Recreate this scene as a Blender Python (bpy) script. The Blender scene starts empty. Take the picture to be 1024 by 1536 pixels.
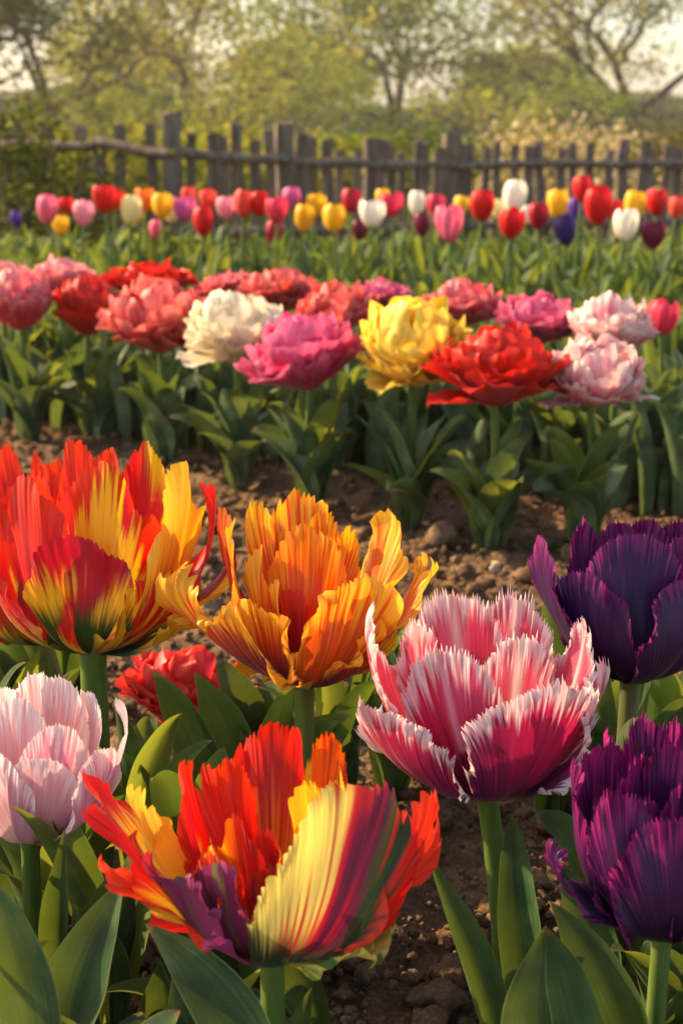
import bpy, math, numpy as np
from mathutils import Vector, Quaternion, Matrix
R = math.radians
sc = bpy.context.scene

# ------------------------------------------------------------------ camera
F = 2000.0                    # focal length in photograph pixels (1024 x 1536)
TILT = R(16.4)
CAMZ = 0.55
cam_d = bpy.data.cameras.new('camera'); cam = bpy.data.objects.new('camera', cam_d)
sc.collection.objects.link(cam); sc.camera = cam
cam.location = (0, 0, CAMZ); cam.rotation_euler = (math.pi/2 - TILT, 0, 0)
cam_d.sensor_fit = 'VERTICAL'; cam_d.sensor_height = 36; cam_d.lens = F/1536*36
cam_d.clip_start = .02; cam_d.clip_end = 2000
cam_d.dof.use_dof = True; cam_d.dof.focus_distance = .86
cam_d.dof.aperture_fstop = 10
# ------------------------------------------------------------------ sky, sun, exposure
SUN_EL, SUN_AZ = R(32), R(-67)      # azimuth measured from +Y, negative = to the left
w = bpy.data.worlds.new('World'); sc.world = w; w.use_nodes = True
nt = w.node_tree; bg = nt.nodes['Background']
sky = nt.nodes.new('ShaderNodeTexSky'); sky.sky_type = 'NISHITA'; sky.sun_disc = False
sky.sun_elevation = SUN_EL; sky.sun_rotation = SUN_AZ
sky.air_density = 1.0; sky.dust_density = 2.0; sky.ozone_density = .6
tint = nt.nodes.new('ShaderNodeMix'); tint.data_type = 'RGBA'; tint.blend_type = 'MULTIPLY'; tint.inputs[0].default_value = 1; tint.inputs[7].default_value = (1.06, 1.0, .92, 1)
nt.links.new(sky.outputs[0], tint.inputs[6]); nt.links.new(tint.outputs[2], bg.inputs[0]); bg.inputs[1].default_value = .15
sl = bpy.data.lights.new('sun', 'SUN'); so = bpy.data.objects.new('sun', sl); sc.collection.objects.link(so)
sl.energy = 5.0; sl.angle = R(.6); sl.color = (1, .73, .43)
sd = Vector((math.sin(SUN_AZ)*math.cos(SUN_EL), math.cos(SUN_AZ)*math.cos(SUN_EL), math.sin(SUN_EL)))
so.rotation_euler = sd.to_track_quat('Z', 'Y').to_euler()
so.location = (-3, 2, 4)
vs = sc.view_settings; vs.view_transform = 'Standard'; vs.look = 'None'; vs.exposure = 1.12; vs.gamma = 1
sc.cycles.use_denoising = True
sc.cycles.max_bounces = 8; sc.cycles.transparent_max_bounces = 8

# ------------------------------------------------------------------ helpers
RIGHT = np.array([1., 0, 0]); UPV = np.array([0, math.sin(TILT), math.cos(TILT)])
FWD = np.array([0, math.cos(TILT), -math.sin(TILT)]); CAM = np.array([0, 0, CAMZ]); Z = np.array([0, 0, 1.])
def at(px, py, Y):
    d = FWD + RIGHT*(px-512)/F + UPV*(768-py)/F
    return CAM + d*(Y/d[1])
def depth(p): return float((np.asarray(p)-CAM) @ FWD)
def nrm(v):
    v = np.asarray(v, float); return v/np.maximum(np.linalg.norm(v, axis=-1, keepdims=True), 1e-9)
def hexc(h):
    h = h.lstrip('#'); c = np.array([int(h[i:i+2], 16) for i in (0, 2, 4)])/255.
    return np.where(c <= .04045, c/12.92, ((c+.055)/1.055)**2.4)
def sm(a, b, x):
    t = np.clip((x-a)/(b-a), 0, 1); return t*t*(3-2*t)
def h2(ix, iy, s):
    v = np.sin(ix*127.1+iy*311.7+s*74.7)*43758.5453; return v-np.floor(v)
def vnoise(x, y, s=0):
    ix, iy = np.floor(x), np.floor(y); fx, fy = x-ix, y-iy
    fx = fx*fx*(3-2*fx); fy = fy*fy*(3-2*fy)
    a, b, c, d = h2(ix, iy, s), h2(ix+1, iy, s), h2(ix, iy+1, s), h2(ix+1, iy+1, s)
    return (a*(1-fx)+b*fx)*(1-fy)+(c*(1-fx)+d*fx)*fy
def fbm(x, y, s=0, o=4):
    r = 0; a = .5
    for i in range(o):
        r = r+a*vnoise(x, y, s+i*3.1); x, y, a = x*2.03+7, y*2.03+3, a*.5
    return r
def worley(x, y, s):
    ix, iy = np.floor(x), np.floor(y); best = np.full(np.shape(x), 9.); bid = np.zeros(np.shape(x))
    for dx in (-1, 0, 1):
        for dy in (-1, 0, 1):
            cx, cy = ix+dx, iy+dy
            px, py = cx+h2(cx, cy, s), cy+h2(cx, cy, s+5)
            d = (px-x)**2+(py-y)**2
            m = d < best; best = np.where(m, d, best); bid = np.where(m, h2(cx, cy, s+9), bid)
    return np.sqrt(best), bid
def quads(n, m):            # grid of n x m vertices
    i = np.arange(n-1)[:, None]*m+np.arange(m-1)[None]
    return np.stack([i, i+m, i+m+1, i+1], -1).reshape(-1, 4)
def build(name, V, Q, mat, parent=None, col=None, uv=None, origin=None, smooth=True):
    V = np.asarray(V, float).reshape(-1, 3)
    if parent is not None: V = V-np.array(parent.location)
    elif origin is not None: V = V-np.asarray(origin)
    me = bpy.data.meshes.new(name); Q = np.asarray(Q); k = Q.shape[1]
    me.vertices.add(len(V)); me.vertices.foreach_set('co', V.astype(np.float32).ravel())
    me.loops.add(Q.size); me.loops.foreach_set('vertex_index', Q.astype(np.int32).ravel())
    me.polygons.add(len(Q)); me.polygons.foreach_set('loop_start', np.arange(0, Q.size, k, dtype=np.int32))
    me.polygons.foreach_set('use_smooth', np.full(len(Q), smooth))
    if col is not None:
        a = me.attributes.new('Col', 'FLOAT_COLOR', 'POINT')
        c = np.ones((len(V), 4)); c[:, :3] = np.asarray(col).reshape(-1, 3); a.data.foreach_set('color', c.astype(np.float32).ravel())
    if uv is not None:
        a = me.attributes.new('suv', 'FLOAT_VECTOR', 'POINT')
        u = np.zeros((len(V), 3)); u[:, :2] = np.asarray(uv).reshape(-1, 2); a.data.foreach_set('vector', u.astype(np.float32).ravel())
    me.update(calc_edges=True); me.validate()
    me.materials.append(mat)
    o = bpy.data.objects.new(name, me); sc.collection.objects.link(o)
    if parent is not None: o.parent = parent
    elif origin is not None: o.location = origin
    return o
def thing(name, loc, label, cat, group=None):
    o = bpy.data.objects.new(name, None); sc.collection.objects.link(o); o.empty_display_size = .02
    o.location = [float(v) for v in loc]; o['label'] = label; o['category'] = cat
    if group: o['group'] = group
    return o
def tag(o, label=None, cat=None, group=None, kind=None):
    for k, v in (('label', label), ('category', cat), ('group', group), ('kind', kind)):
        if v: o[k] = v
    return o
def bez(P, t):
    t = np.asarray(t)[..., None]; a, b, c, d = [np.asarray(p, float) for p in P]
    return a*(1-t)**3+3*b*t*(1-t)**2+3*c*t*t*(1-t)+d*t**3
def dbez(P, t):
    t = np.asarray(t)[..., None]; a, b, c, d = [np.asarray(p, float) for p in P]
    return 3*(b-a)*(1-t)**2+6*(c-b)*t*(1-t)+3*(d-c)*t*t
def tube(path, rad, seg=10, cap=True):
    path = np.asarray(path, float); n = len(path); rad = np.broadcast_to(rad, (n,))
    tg = nrm(np.gradient(path, axis=0)); ref = np.array([.3, .9, .1]) if abs(tg[0][2]) > .8 else Z
    a = nrm(np.cross(tg, ref)); b = np.cross(tg, a)
    th = np.linspace(0, 2*math.pi, seg+1)[None, :, None]
    V = path[:, None]+rad[:, None, None]*(np.cos(th)*a[:, None]+np.sin(th)*b[:, None])
    return V, quads(n, seg+1)

# ------------------------------------------------------------------ materials
def newmat(name):
    m = bpy.data.materials.new(name); m.use_nodes = True; n = m.node_tree
    for x in list(n.nodes): n.nodes.remove(x)
    return m, n.nodes, n.links
def N(ns, t, **kw):
    x = ns.new('ShaderNode'+t)
    for k, v in kw.items():
        if k.startswith('i_'): x.inputs[k[2:].replace('_', ' ')].default_value = v
        else: setattr(x, k, v)
    return x
def mult(ns, ls, a, b, f=1.0):
    m = N(ns, 'Mix', data_type='RGBA', blend_type='MULTIPLY'); m.inputs[0].default_value = f
    ls.new(a, m.inputs[6]); ls.new(b, m.inputs[7]); return m.outputs[2]
def ramp(ns, ls, src, stops):
    r = ns.new('ShaderNodeValToRGB'); e = r.color_ramp.elements
    while len(e) > 1: e.remove(e[-1])
    for i, (p, c) in enumerate(stops):
        x = e[0] if i == 0 else e.new(p)
        x.position = p; x.color = (*(c if not np.isscalar(c) else (c, c, c)), 1)
    ls.new(src, r.inputs[0]); return r.outputs[0]
def petal_mat(name, streak=(64, 2.2), trans=.36, rough=.45, bump=.4, color=None, bdist=.0007, lo=.80, hi=1.12, spec=.35, sheen=.12):
    m, ns, ls = newmat(name)
    a = N(ns, 'Attribute', attribute_name='suv'); mp = N(ns, 'Mapping'); mp.inputs['Scale'].default_value = (streak[0], streak[1], 1)
    ls.new(a.outputs['Vector'], mp.inputs[0])
    oi = N(ns, 'ObjectInfo'); cx = N(ns, 'CombineXYZ'); ls.new(oi.outputs['Random'], cx.inputs[2])
    sc_ = N(ns, 'VectorMath', operation='SCALE'); sc_.inputs[3].default_value = 50; ls.new(cx.outputs[0], sc_.inputs[0])
    ad = N(ns, 'VectorMath', operation='ADD'); ls.new(mp.outputs[0], ad.inputs[0]); ls.new(sc_.outputs[0], ad.inputs[1])
    no = N(ns, 'TexNoise'); no.inputs['Scale'].default_value = 1; no.inputs['Detail'].default_value = 4; ls.new(ad.outputs[0], no.inputs[0])
    st = ramp(ns, ls, no.outputs['Fac'], [(.25, lo), (.5, .98), (.75, hi)])
    if color is None:
        c = N(ns, 'Attribute', attribute_name='Col').outputs['Color']
    else:
        rg = N(ns, 'RGB'); rg.outputs[0].default_value = (*color, 1); c = rg.outputs[0]
    base = mult(ns, ls, c, st)
    bu = N(ns, 'Bump'); bu.inputs['Strength'].default_value = bump; bu.inputs['Distance'].default_value = bdist
    ls.new(no.outputs['Fac'], bu.inputs['Height'])
    p = N(ns, 'BsdfPrincipled'); ls.new(base, p.inputs['Base Color']); ls.new(bu.outputs[0], p.inputs['Normal'])
    p.inputs['Roughness'].default_value = rough; p.inputs['Specular IOR Level'].default_value = spec
    p.inputs['Sheen Weight'].default_value = sheen; p.inputs['Sheen Roughness'].default_value = .4
    t = N(ns, 'BsdfTranslucent'); ls.new(base, t.inputs[0]); ls.new(bu.outputs[0], t.inputs['Normal'])
    mx = N(ns, 'MixShader'); mx.inputs[0].default_value = trans; ls.new(p.outputs[0], mx.inputs[1]); ls.new(t.outputs[0], mx.inputs[2])
    o = N(ns, 'OutputMaterial'); ls.new(mx.outputs[0], o.inputs[0]); return m
M_PETAL = petal_mat('petal')
M_DARKP = petal_mat('dark_petal', trans=.10, rough=.42, streak=(70, 2), lo=.6, hi=1.2, spec=.28, sheen=.04)
M_SOFT = petal_mat('double_petal', streak=(14, 1.5), trans=.34, bump=.2, lo=.86, hi=1.1)
def leaf_mat(name, c0, c1, c2, trans=.28, tcol=(.30, .36, .04)):
    m, ns, ls = newmat(name)
    a = N(ns, 'Attribute', attribute_name='suv'); mp = N(ns, 'Mapping'); mp.inputs['Scale'].default_value = (52, .7, 1)
    ls.new(a.outputs['Vector'], mp.inputs[0])
    oi = N(ns, 'ObjectInfo'); cx = N(ns, 'CombineXYZ'); ls.new(oi.outputs['Random'], cx.inputs[2])
    sc_ = N(ns, 'VectorMath', operation='SCALE'); sc_.inputs[3].default_value = 50; ls.new(cx.outputs[0], sc_.inputs[0])
    ad = N(ns, 'VectorMath', operation='ADD'); ls.new(mp.outputs[0], ad.inputs[0]); ls.new(sc_.outputs[0], ad.inputs[1])
    no = N(ns, 'TexNoise'); no.inputs['Scale'].default_value = 1; no.inputs['Detail'].default_value = 3; ls.new(ad.outputs[0], no.inputs[0])
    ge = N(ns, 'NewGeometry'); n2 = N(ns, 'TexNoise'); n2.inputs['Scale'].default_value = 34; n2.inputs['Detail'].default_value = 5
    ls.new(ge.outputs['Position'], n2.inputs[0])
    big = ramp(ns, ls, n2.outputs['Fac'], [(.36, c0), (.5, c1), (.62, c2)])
    ve = ramp(ns, ls, no.outputs['Fac'], [(.32, .48), (.5, 1.0), (.68, 1.5)])
    base = mult(ns, ls, big, ve)
    # blotches of dust, pale margin
    sx = N(ns, 'SeparateXYZ'); ls.new(a.outputs['Vector'], sx.inputs[0])
    ab = N(ns, 'Math', operation='ABSOLUTE'); ls.new(sx.outputs[0], ab.inputs[0])
    ed = ramp(ns, ls, ab.outputs[0], [(.93, 0.0), (.985, 1.0)])
    mi = N(ns, 'Mix', data_type='RGBA'); ls.new(ed, mi.inputs[0]); ls.new(base, mi.inputs[6]); mi.inputs[7].default_value = (.20, .24, .08, 1)
    n3 = N(ns, 'TexNoise'); n3.inputs['Scale'].default_value = 420; n3.inputs['Detail'].default_value = 2; ls.new(ge.outputs['Position'], n3.inputs[0])
    sp = ramp(ns, ls, n3.outputs['Fac'], [(.73, 0.0), (.78, .6)])
    m2 = N(ns, 'Mix', data_type='RGBA'); ls.new(sp, m2.inputs[0]); ls.new(mi.outputs[2], m2.inputs[6]); m2.inputs[7].default_value = (.34, .30, .20, 1)
    tpn = N(ns, 'Math', operation='MULTIPLY_ADD'); ls.new(n2.outputs['Fac'], tpn.inputs[0]); tpn.inputs[1].default_value = .10; ls.new(sx.outputs[1], tpn.inputs[2])
    tr_ = ramp(ns, ls, tpn.outputs[0], [(.985, 0.0), (1.03, .85)]); m3 = N(ns, 'Mix', data_type='RGBA'); ls.new(tr_, m3.inputs[0]); ls.new(m2.outputs[2], m3.inputs[6]); m3.inputs[7].default_value = (.20, .11, .04, 1); m2 = m3
    bu = N(ns, 'Bump'); bu.inputs['Strength'].default_value = .8; bu.inputs['Distance'].default_value = .0012; ls.new(no.outputs['Fac'], bu.inputs['Height'])
    p = N(ns, 'BsdfPrincipled'); ls.new(m2.outputs[2], p.inputs['Base Color']); ls.new(bu.outputs[0], p.inputs['Normal'])
    p.inputs['Roughness'].default_value = .52; p.inputs['Specular IOR Level'].default_value = .28
    t = N(ns, 'BsdfTranslucent'); t.inputs[0].default_value = (*tcol, 1)
    tv = mult(ns, ls, ve, m2.outputs[2], 0.0)
    mx = N(ns, 'MixShader'); mx.inputs[0].default_value = trans; ls.new(p.outputs[0], mx.inputs[1]); ls.new(t.outputs[0], mx.inputs[2])
    o = N(ns, 'OutputMaterial'); ls.new(mx.outputs[0], o.inputs[0]); return m
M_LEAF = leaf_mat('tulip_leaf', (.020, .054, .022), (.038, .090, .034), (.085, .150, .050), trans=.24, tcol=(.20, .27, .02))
M_LEAF2 = leaf_mat('fresh_tulip_leaf', (.040, .088, .026), (.070, .135, .036), (.12, .20, .045), trans=.32, tcol=(.34, .38, .03))
M_SAGE = leaf_mat('sage_tulip_leaf', (.05, .09, .04), (.085, .145, .065), (.15, .21, .10), trans=.22, tcol=(.22, .29, .04))
def simple_mat(name, stops, scale, rough=.8, detail=6, bump=.4, bdist=.01, stretch=(1, 1, 1), spec=.25, trans=0):
    m, ns, ls = newmat(name)
    tc = N(ns, 'TexCoord'); mp = N(ns, 'Mapping'); mp.inputs['Scale'].default_value = stretch; ls.new(tc.outputs['Object'], mp.inputs[0])
    no = N(ns, 'TexNoise'); no.inputs['Scale'].default_value = scale; no.inputs['Detail'].default_value = detail; ls.new(mp.outputs[0], no.inputs[0])
    c = ramp(ns, ls, no.outputs['Fac'], stops)
    bu = N(ns, 'Bump'); bu.inputs['Strength'].default_value = bump; bu.inputs['Distance'].default_value = bdist; ls.new(no.outputs['Fac'], bu.inputs['Height'])
    p = N(ns, 'BsdfPrincipled'); ls.new(c, p.inputs['Base Color']); ls.new(bu.outputs[0], p.inputs['Normal'])
    p.inputs['Roughness'].default_value = rough; p.inputs['Specular IOR Level'].default_value = spec
    o = N(ns, 'OutputMaterial'); ls.new(p.outputs[0], o.inputs[0]); return m
M_STEM = simple_mat('tulip_stem', [(.3, (.06, .11, .02)), (.55, (.10, .16, .03)), (.75, (.16, .20, .05))], 60, rough=.5, stretch=(3, 3, .25), bump=.2, bdist=.001)
M_STEMD = simple_mat('dark_tulip_stem', [(.3, (.07, .08, .03)), (.6, (.12, .14, .05)), (.8, (.16, .10, .08))], 60, rough=.5, stretch=(3, 3, .25), bump=.2, bdist=.001)
def soil_mat():
    m, ns, ls = newmat('soil'); ge = N(ns, 'NewGeometry')
    n1 = N(ns, 'TexNoise'); n1.inputs['Scale'].default_value = 22; n1.inputs['Detail'].default_value = 8; n1.inputs['Roughness'].default_value = .65
    n2 = N(ns, 'TexNoise'); n2.inputs['Scale'].default_value = 330; n2.inputs['Detail'].default_value = 5; n2.inputs['Roughness'].default_value = .7
    vo = N(ns, 'TexVoronoi'); vo.inputs['Scale'].default_value = 190
    for x in (n1, n2, vo): ls.new(ge.outputs['Position'], x.inputs[0])
    c = ramp(ns, ls, n1.outputs['Fac'], [(.28, (.080, .047, .025)), (.5, (.17, .100, .052)), (.72, (.31, .195, .105))])
    d = ramp(ns, ls, n2.outputs['Fac'], [(.3, .55), (.5, .95), (.72, 1.5)])
    b = mult(ns, ls, c, d)
    s = N(ns, 'Math', operation='ADD'); ls.new(n2.outputs['Fac'], s.inputs[0]); 
    iv = N(ns, 'Math', operation='MULTIPLY'); iv.inputs[1].default_value = -.9; ls.new(vo.outputs['Distance'], iv.inputs[0]); ls.new(iv.outputs[0], s.inputs[1])
    bu = N(ns, 'Bump'); bu.inputs['Strength'].default_value = .9; bu.inputs['Distance'].default_value = .0035; ls.new(s.outputs[0], bu.inputs['Height'])
    p = N(ns, 'BsdfPrincipled'); ls.new(b, p.inputs['Base Color']); ls.new(bu.outputs[0], p.inputs['Normal'])
    p.inputs['Roughness'].default_value = .95; p.inputs['Specular IOR Level'].default_value = .12
    o = N(ns, 'OutputMaterial'); ls.new(p.outputs[0], o.inputs[0]); return m
M_SOIL = soil_mat()
M_WOOD = simple_mat('weathered_wood', [(.3, (.07, .05, .036)), (.5, (.15, .11, .08)), (.72, (.27, .20, .15))], 9, rough=.85, stretch=(4, 4, .5), bump=.6, bdist=.006)
M_BARK = simple_mat('bark', [(.3, (.03, .023, .015)), (.7, (.085, .062, .04))], 3, rough=.9)
def foliage_mat(name, trans=.45):
    m, ns, ls = newmat(name); c = N(ns, 'Attribute', attribute_name='Col').outputs['Color']
    d = N(ns, 'BsdfDiffuse'); t = N(ns, 'BsdfTranslucent'); ls.new(c, d.inputs[0]); ls.new(c, t.inputs[0])
    mx = N(ns, 'MixShader'); mx.inputs[0].default_value = trans; ls.new(d.outputs[0], mx.inputs[1]); ls.new(t.outputs[0], mx.inputs[2])
    o = N(ns, 'OutputMaterial'); ls.new(mx.outputs[0], o.inputs[0]); return m
M_FOL = foliage_mat('foliage')

# ------------------------------------------------------------------ ground
def gz(x, y):
    return -.32*sm(4.6, 7.5, y)
def clods(x, y):
    z = .010*(fbm(x*7, y*7, 1, 3)-.45)
    for s, a, sd_ in ((15, .011, 1), (38, .0085, 2), (95, .0036, 3)):
        f, i = worley(x*s+vnoise(x*s*2, y*s*2, 4)*.5, y*s+vnoise(x*s*2, y*s*2, 5)*.5, sd_)
        z = z+a*np.sqrt(np.clip(1-(f/.62)**2, 0, 1))*(.15+.85*i)
    return z+.0022*fbm(x*260, y*260, 8, 3)
def make_ground():
    ys = np.concatenate([np.linspace(-.7, .5, 6)[:-1], .5*np.exp(np.linspace(0, math.log(3.4/.5), 560)), 3.4*np.exp(np.linspace(.05, math.log(420/3.4), 60))])
    k = np.concatenate([[-2.5, -1.5, -1, -.7, -.5], np.linspace(-.34, .34, 460), [.5, .7, 1, 1.5, 2.5]])
    Y, K = np.meshgrid(ys, k, indexing='ij'); X = K*(Y*1.0+.15)
    X = np.where(Y < .5, K*.65, X)
    Zc = clods(X, Y)*sm(6, 3, Y)-.012+gz(X, Y)
    V = np.stack([X, Y, Zc], -1)
    tag(build('ground', V, quads(*X.shape), M_SOIL), kind='structure')
make_ground()
def icosphere():
    import bmesh
    b = bmesh.new(); bmesh.ops.create_icosphere(b, subdivisions=2, radius=1)
    V = np.array([v.co[:] for v in b.verts]); Fc = np.array([[v.index for v in f.verts] for f in b.faces]); b.free(); return V, Fc
IV, IF = icosphere()
def lump(c, r, rng, rough=.35):
    ph = rng.uniform(0, 9, 6); q = IV*3
    d = 1+rough*(np.sin(q[:, 0]*1.1+ph[0])*np.sin(q[:, 1]*1.3+ph[1])+.5*np.sin(q[:, 2]*2.3+ph[2])*np.sin(q[:, 0]*2.1+ph[3]))+rough*.35*rng.uniform(-1, 1, len(IV))
    sc3 = rng.uniform(.7, 1.25, 3)*np.array([1, 1, .75])
    return np.asarray(c)+IV*d[:, None]*sc3*r
def clod_field():
    rng = np.random.default_rng(5); Vs, Fs = [], []; n = 0
    for i in range(12000):
        Y = .55*math.exp(rng.uniform(0, math.log(3.1/.55))); x = rng.uniform(-.32, .32)*(Y+.1)
        r = min(.019, .0018*math.exp(rng.normal(0, .70)))*(.75+.35*Y)
        Vs.append(lump((x, Y, r*.15+.001+rng.uniform(0, .008)), r, rng, .36)); Fs.append(IF+n); n += len(IV)
    tag(build('soil_clods', np.concatenate(Vs), np.concatenate(Fs), M_SOIL), 'crumbly brown clods of tilled soil scattered between the tulip rows', 'soil clods', kind='stuff')
clod_field()
M_STONE = simple_mat('pebble', [(.3, (.30, .22, .14)), (.7, (.50, .40, .27))], 60, rough=.8, bdist=.001)
def stone(px, py, Y, r, name, label, mat, cat):
    rng = np.random.default_rng(int(px)); p = at(px, py, Y); t = CAMZ/(CAMZ-p[2]); g = CAM+(p-CAM)*t
    o = build(name, lump((g[0], g[1], r*.4), r, rng, .42 if cat == 'clod' else .2), IF, mat, origin=(g[0], g[1], 0)); tag(o, label, cat)
    md = o.modifiers.new('s', 'SUBSURF'); md.levels = md.render_levels = 1
stone(662, 815, 1.6, .027, 'soil_lump', 'big rounded clod of brown soil below the red double tulip', M_SOIL, 'clod')
stone(742, 857, 1.5, .011, 'pebble', 'pale pebble on the soil left of the upper purple tulip', M_STONE, 'pebble')
stone(706, 724, 1.5, .012, 'pebble', 'pale pebble on the soil behind the big rounded clod', M_STONE, 'pebble')

# ------------------------------------------------------------------ petals
def petal(B, T, W, out, rng, axis=Z, bulge=.35, c2=(.68, 1.02), cup=.95, cup_tip=.25, curl=0., ruffle=.05, nr=5, teeth=.06, ntooth=18, kind='parrot',
          col=None, na=110, nt_=26, c=.56, psi=2.42, power=.95, ridge=.006, notch=0.0, fan=.37, lobes=.13, flare=.13, upright=0.):
    """returns verts, quads, colour, uv.  out = outward direction, B base, T tip (world)"""
    B, T, out = np.asarray(B, float), np.asarray(T, float), nrm(out)
    L = np.linalg.norm(T-B)
    P1 = B+out*bulge*L+axis*.10*L
    P2 = B+(T-B)*c2[0]+out*bulge*L*c2[1]+axis*curl*L-out*curl*.35*L
    if upright:
        P1 = B+out*bulge*1.15*L+axis*.03*L; P2 = P2*(1-upright)+(T-axis*.40*L+out*bulge*.28*L)*upright
    C = (B, P1, P2, T)
    a = np.linspace(-1, 1, na); tt = np.linspace(0, 1, nt_)**.8
    A, Tt = np.meshgrid(a, tt, indexing='ij')
    psi_a = a*psi
    ox = np.sign(np.sin(psi_a))*np.abs(np.sin(psi_a))**power; oy = c+(1-c)*np.cos(psi_a)
    if notch: oy = oy-notch*np.exp(-(a/.08)**2)
    ph = rng.uniform(0, 6.28, 12)
    # toothed / fringed margin: ray lengths vary
    x1 = a*ntooth/2+.7*np.sin(a*7+ph[0])+.45*np.sin(a*23+ph[11])
    if kind == 'fringe':
        saw = np.abs(((x1*1.0+.35*np.sin(a*31+ph[5])) % 1)-.5)*2; per = np.floor(x1); hh = h2(per, per*0+ph[1], 3)
        tl = teeth*(.2+.8*hh)*saw**1.5
        rl = 1-teeth*.75+tl
    elif kind == 'parrot':
        saw = (x1 % 1); hh = h2(np.floor(x1), ph[1]+0*a, 3)
        rl = 1-teeth*.55*(saw**1.5)*(.3+hh)-lobes*np.clip(np.sin(a*3.4+ph[2])*np.sin(a*7.3+ph[3]), 0, 1)**1.5-.35*teeth*np.clip(np.sin(a*13+ph[6]), 0, 1)
        hh = hh*0
    else:
        rl = 1-teeth*(.5+.5*np.sin(a*ntooth+ph[1]))*(.5+.5*np.sin(a*5+ph[2])); hh = a*0
    # less teeth low on the sides
    side = sm(1.0, .86, np.abs(a)); rl = 1-(1-rl)*(.25+.75*side)
    Ox, Oy, Rl = (ox[:, None], oy[:, None], rl[:, None])
    bx = a[:, None]*.27
    cx_, cy_ = bx*.7+Ox*fan, Oy*.50
    X = (1-Tt)**2*bx+2*Tt*(1-Tt)*cx_+Tt**2*Ox; Yv = 2*Tt*(1-Tt)*cy_+Tt**2*Oy
    # lengthen or shorten near the margin
    k = (Rl-1)*Tt**5
    X = X*(1+k); Yv = Yv*(1+k)
    cen = bez(C, np.clip(Yv, 0, 1.08)); tg = nrm(dbez(C, np.clip(Yv, 0.02, 1)))
    side_v = nrm(np.cross(axis, out)) if abs(np.dot(nrm(axis), out)) < .98 else RIGHT
    bn = side_v-tg*np.sum(side_v*tg, -1, keepdims=True); bn = nrm(bn)
    nn = np.cross(bn, tg); 
    sgn = np.sign(np.sum(nn[na//2, nt_//3]*out)) or 1; nn = nn*sgn
    kap = cup+(cup_tip-cup)*np.clip(Yv, 0, 1)**1.4; kap = np.where(np.abs(kap) < .02, .02, kap)
    be = X*kap; lat = W/2*np.sin(be)/kap; inn = W/2*(1-np.cos(be))/kap
    edge = np.clip(np.abs(Ox*Tt), 0, 1)
    rf = sum(np.sin(A*nr*(.35+.5*i)*math.pi/1.0+ph[4+i]+Tt*(1.2*i))*Tt**(2.2+3.2*i)/(1+.45*i) for i in range(3))*(.35+1.3*vnoise(A*2.7+ph[2], Tt*1.5, 9))
    disp = ruffle*1.2*W*rf+ridge*.6*W*(vnoise(A*26+ph[8], Tt*2, 2)-.5)*np.clip(Tt*2, 0, 1)*(1-.3*Tt)
    disp = disp-.03*W*np.exp(-(X/.09)**2)*np.clip(Tt*3, 0, 1)*(1-Tt)      # midrib groove
    if kind == 'fringe': disp = disp+sm(1, .72, np.abs(A))*.5*flare*W*sm(.65, 1, Tt)**2*(1.6*vnoise(A*3.2+ph[10], Tt, 6)-.15)+teeth*W*.55*(hh[:, None]-.5)*sm(.82, 1, Tt)*2
    if kind == 'parrot': disp = disp+sm(1, .72, np.abs(A))*flare*W*sm(.6, 1, Tt)**2*(1.5*vnoise(A*2.6+ph[10], Tt, 6)-.05)+.009*W*sm(.72, 1, Tt)*np.sin(A*ntooth*math.pi*.6+ph[9]+5*vnoise(A*4+ph[7], Tt*2, 5))*1.3*vnoise(A*5+ph[3], Tt*2, 4)
    V = cen+bn*lat[..., None]-nn*inn[..., None]+nn*disp[..., None]
    uv = np.stack([A, Tt], -1)
    cl = col(A, Tt, X, Yv, rng) if col else None
    return V, quads(na, nt_), cl, uv

def mixc(a, b, m): return a*(1-m[..., None])+b*m[..., None]
def stre(A, T, rng, f=30, g=1.6):
    s = rng.uniform(0, 90)
    return .6*vnoise(A*f+s, T*g, s)+.4*vnoise(A*f*2.3+s, T*g*2, s+3)
# colour patterns -----------------------------------------------------------
RED, DRED, CRIM, YEL, PYEL, ORG, GRN, DGRN, PUR, VIO = [hexc(c) for c in
    ('d81408', '9e0812', 'b80a24', 'f6c012', 'f0d866', 'f2600a', '4c6414', '1e3c20', '6a1446', '8c3c86')]
def p_flame(lo=.25, hi=.72, wid=.55, base=None, red=RED, yel=YEL, edge=0):
    base = GRN if base is None else base
    def f(A, T, X, Y, rng):
        s = stre(A, T, rng, 40); c = mixc(np.broadcast_to(red, A.shape+(3,)), CRIM if red is RED else red*.7, sm(.45, .8, stre(A, T, rng, 14)))
        c = mixc(c, hexc('f0400c'), sm(.75, 1.0, T+.3*(s-.5))*.6)
        fl = hi-np.abs(X)/wid*.45+.5*(s-.5); m = sm(0, .10, fl-Y)
        c = mixc(c, yel, m)
        if edge: c = mixc(c, yel, sm(.78, .9, np.abs(X)+.35*(s-.5))*sm(.2, .5, Y)*(1-sm(.8, .95, Y)))
        c = mixc(c, base, sm(lo+.14, lo-.06, Y+.3*(s-.5)))
        c = mixc(c, DGRN, sm(.6, .9, s)*sm(lo+.1, lo-.1, Y))
        return c
    return f
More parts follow.
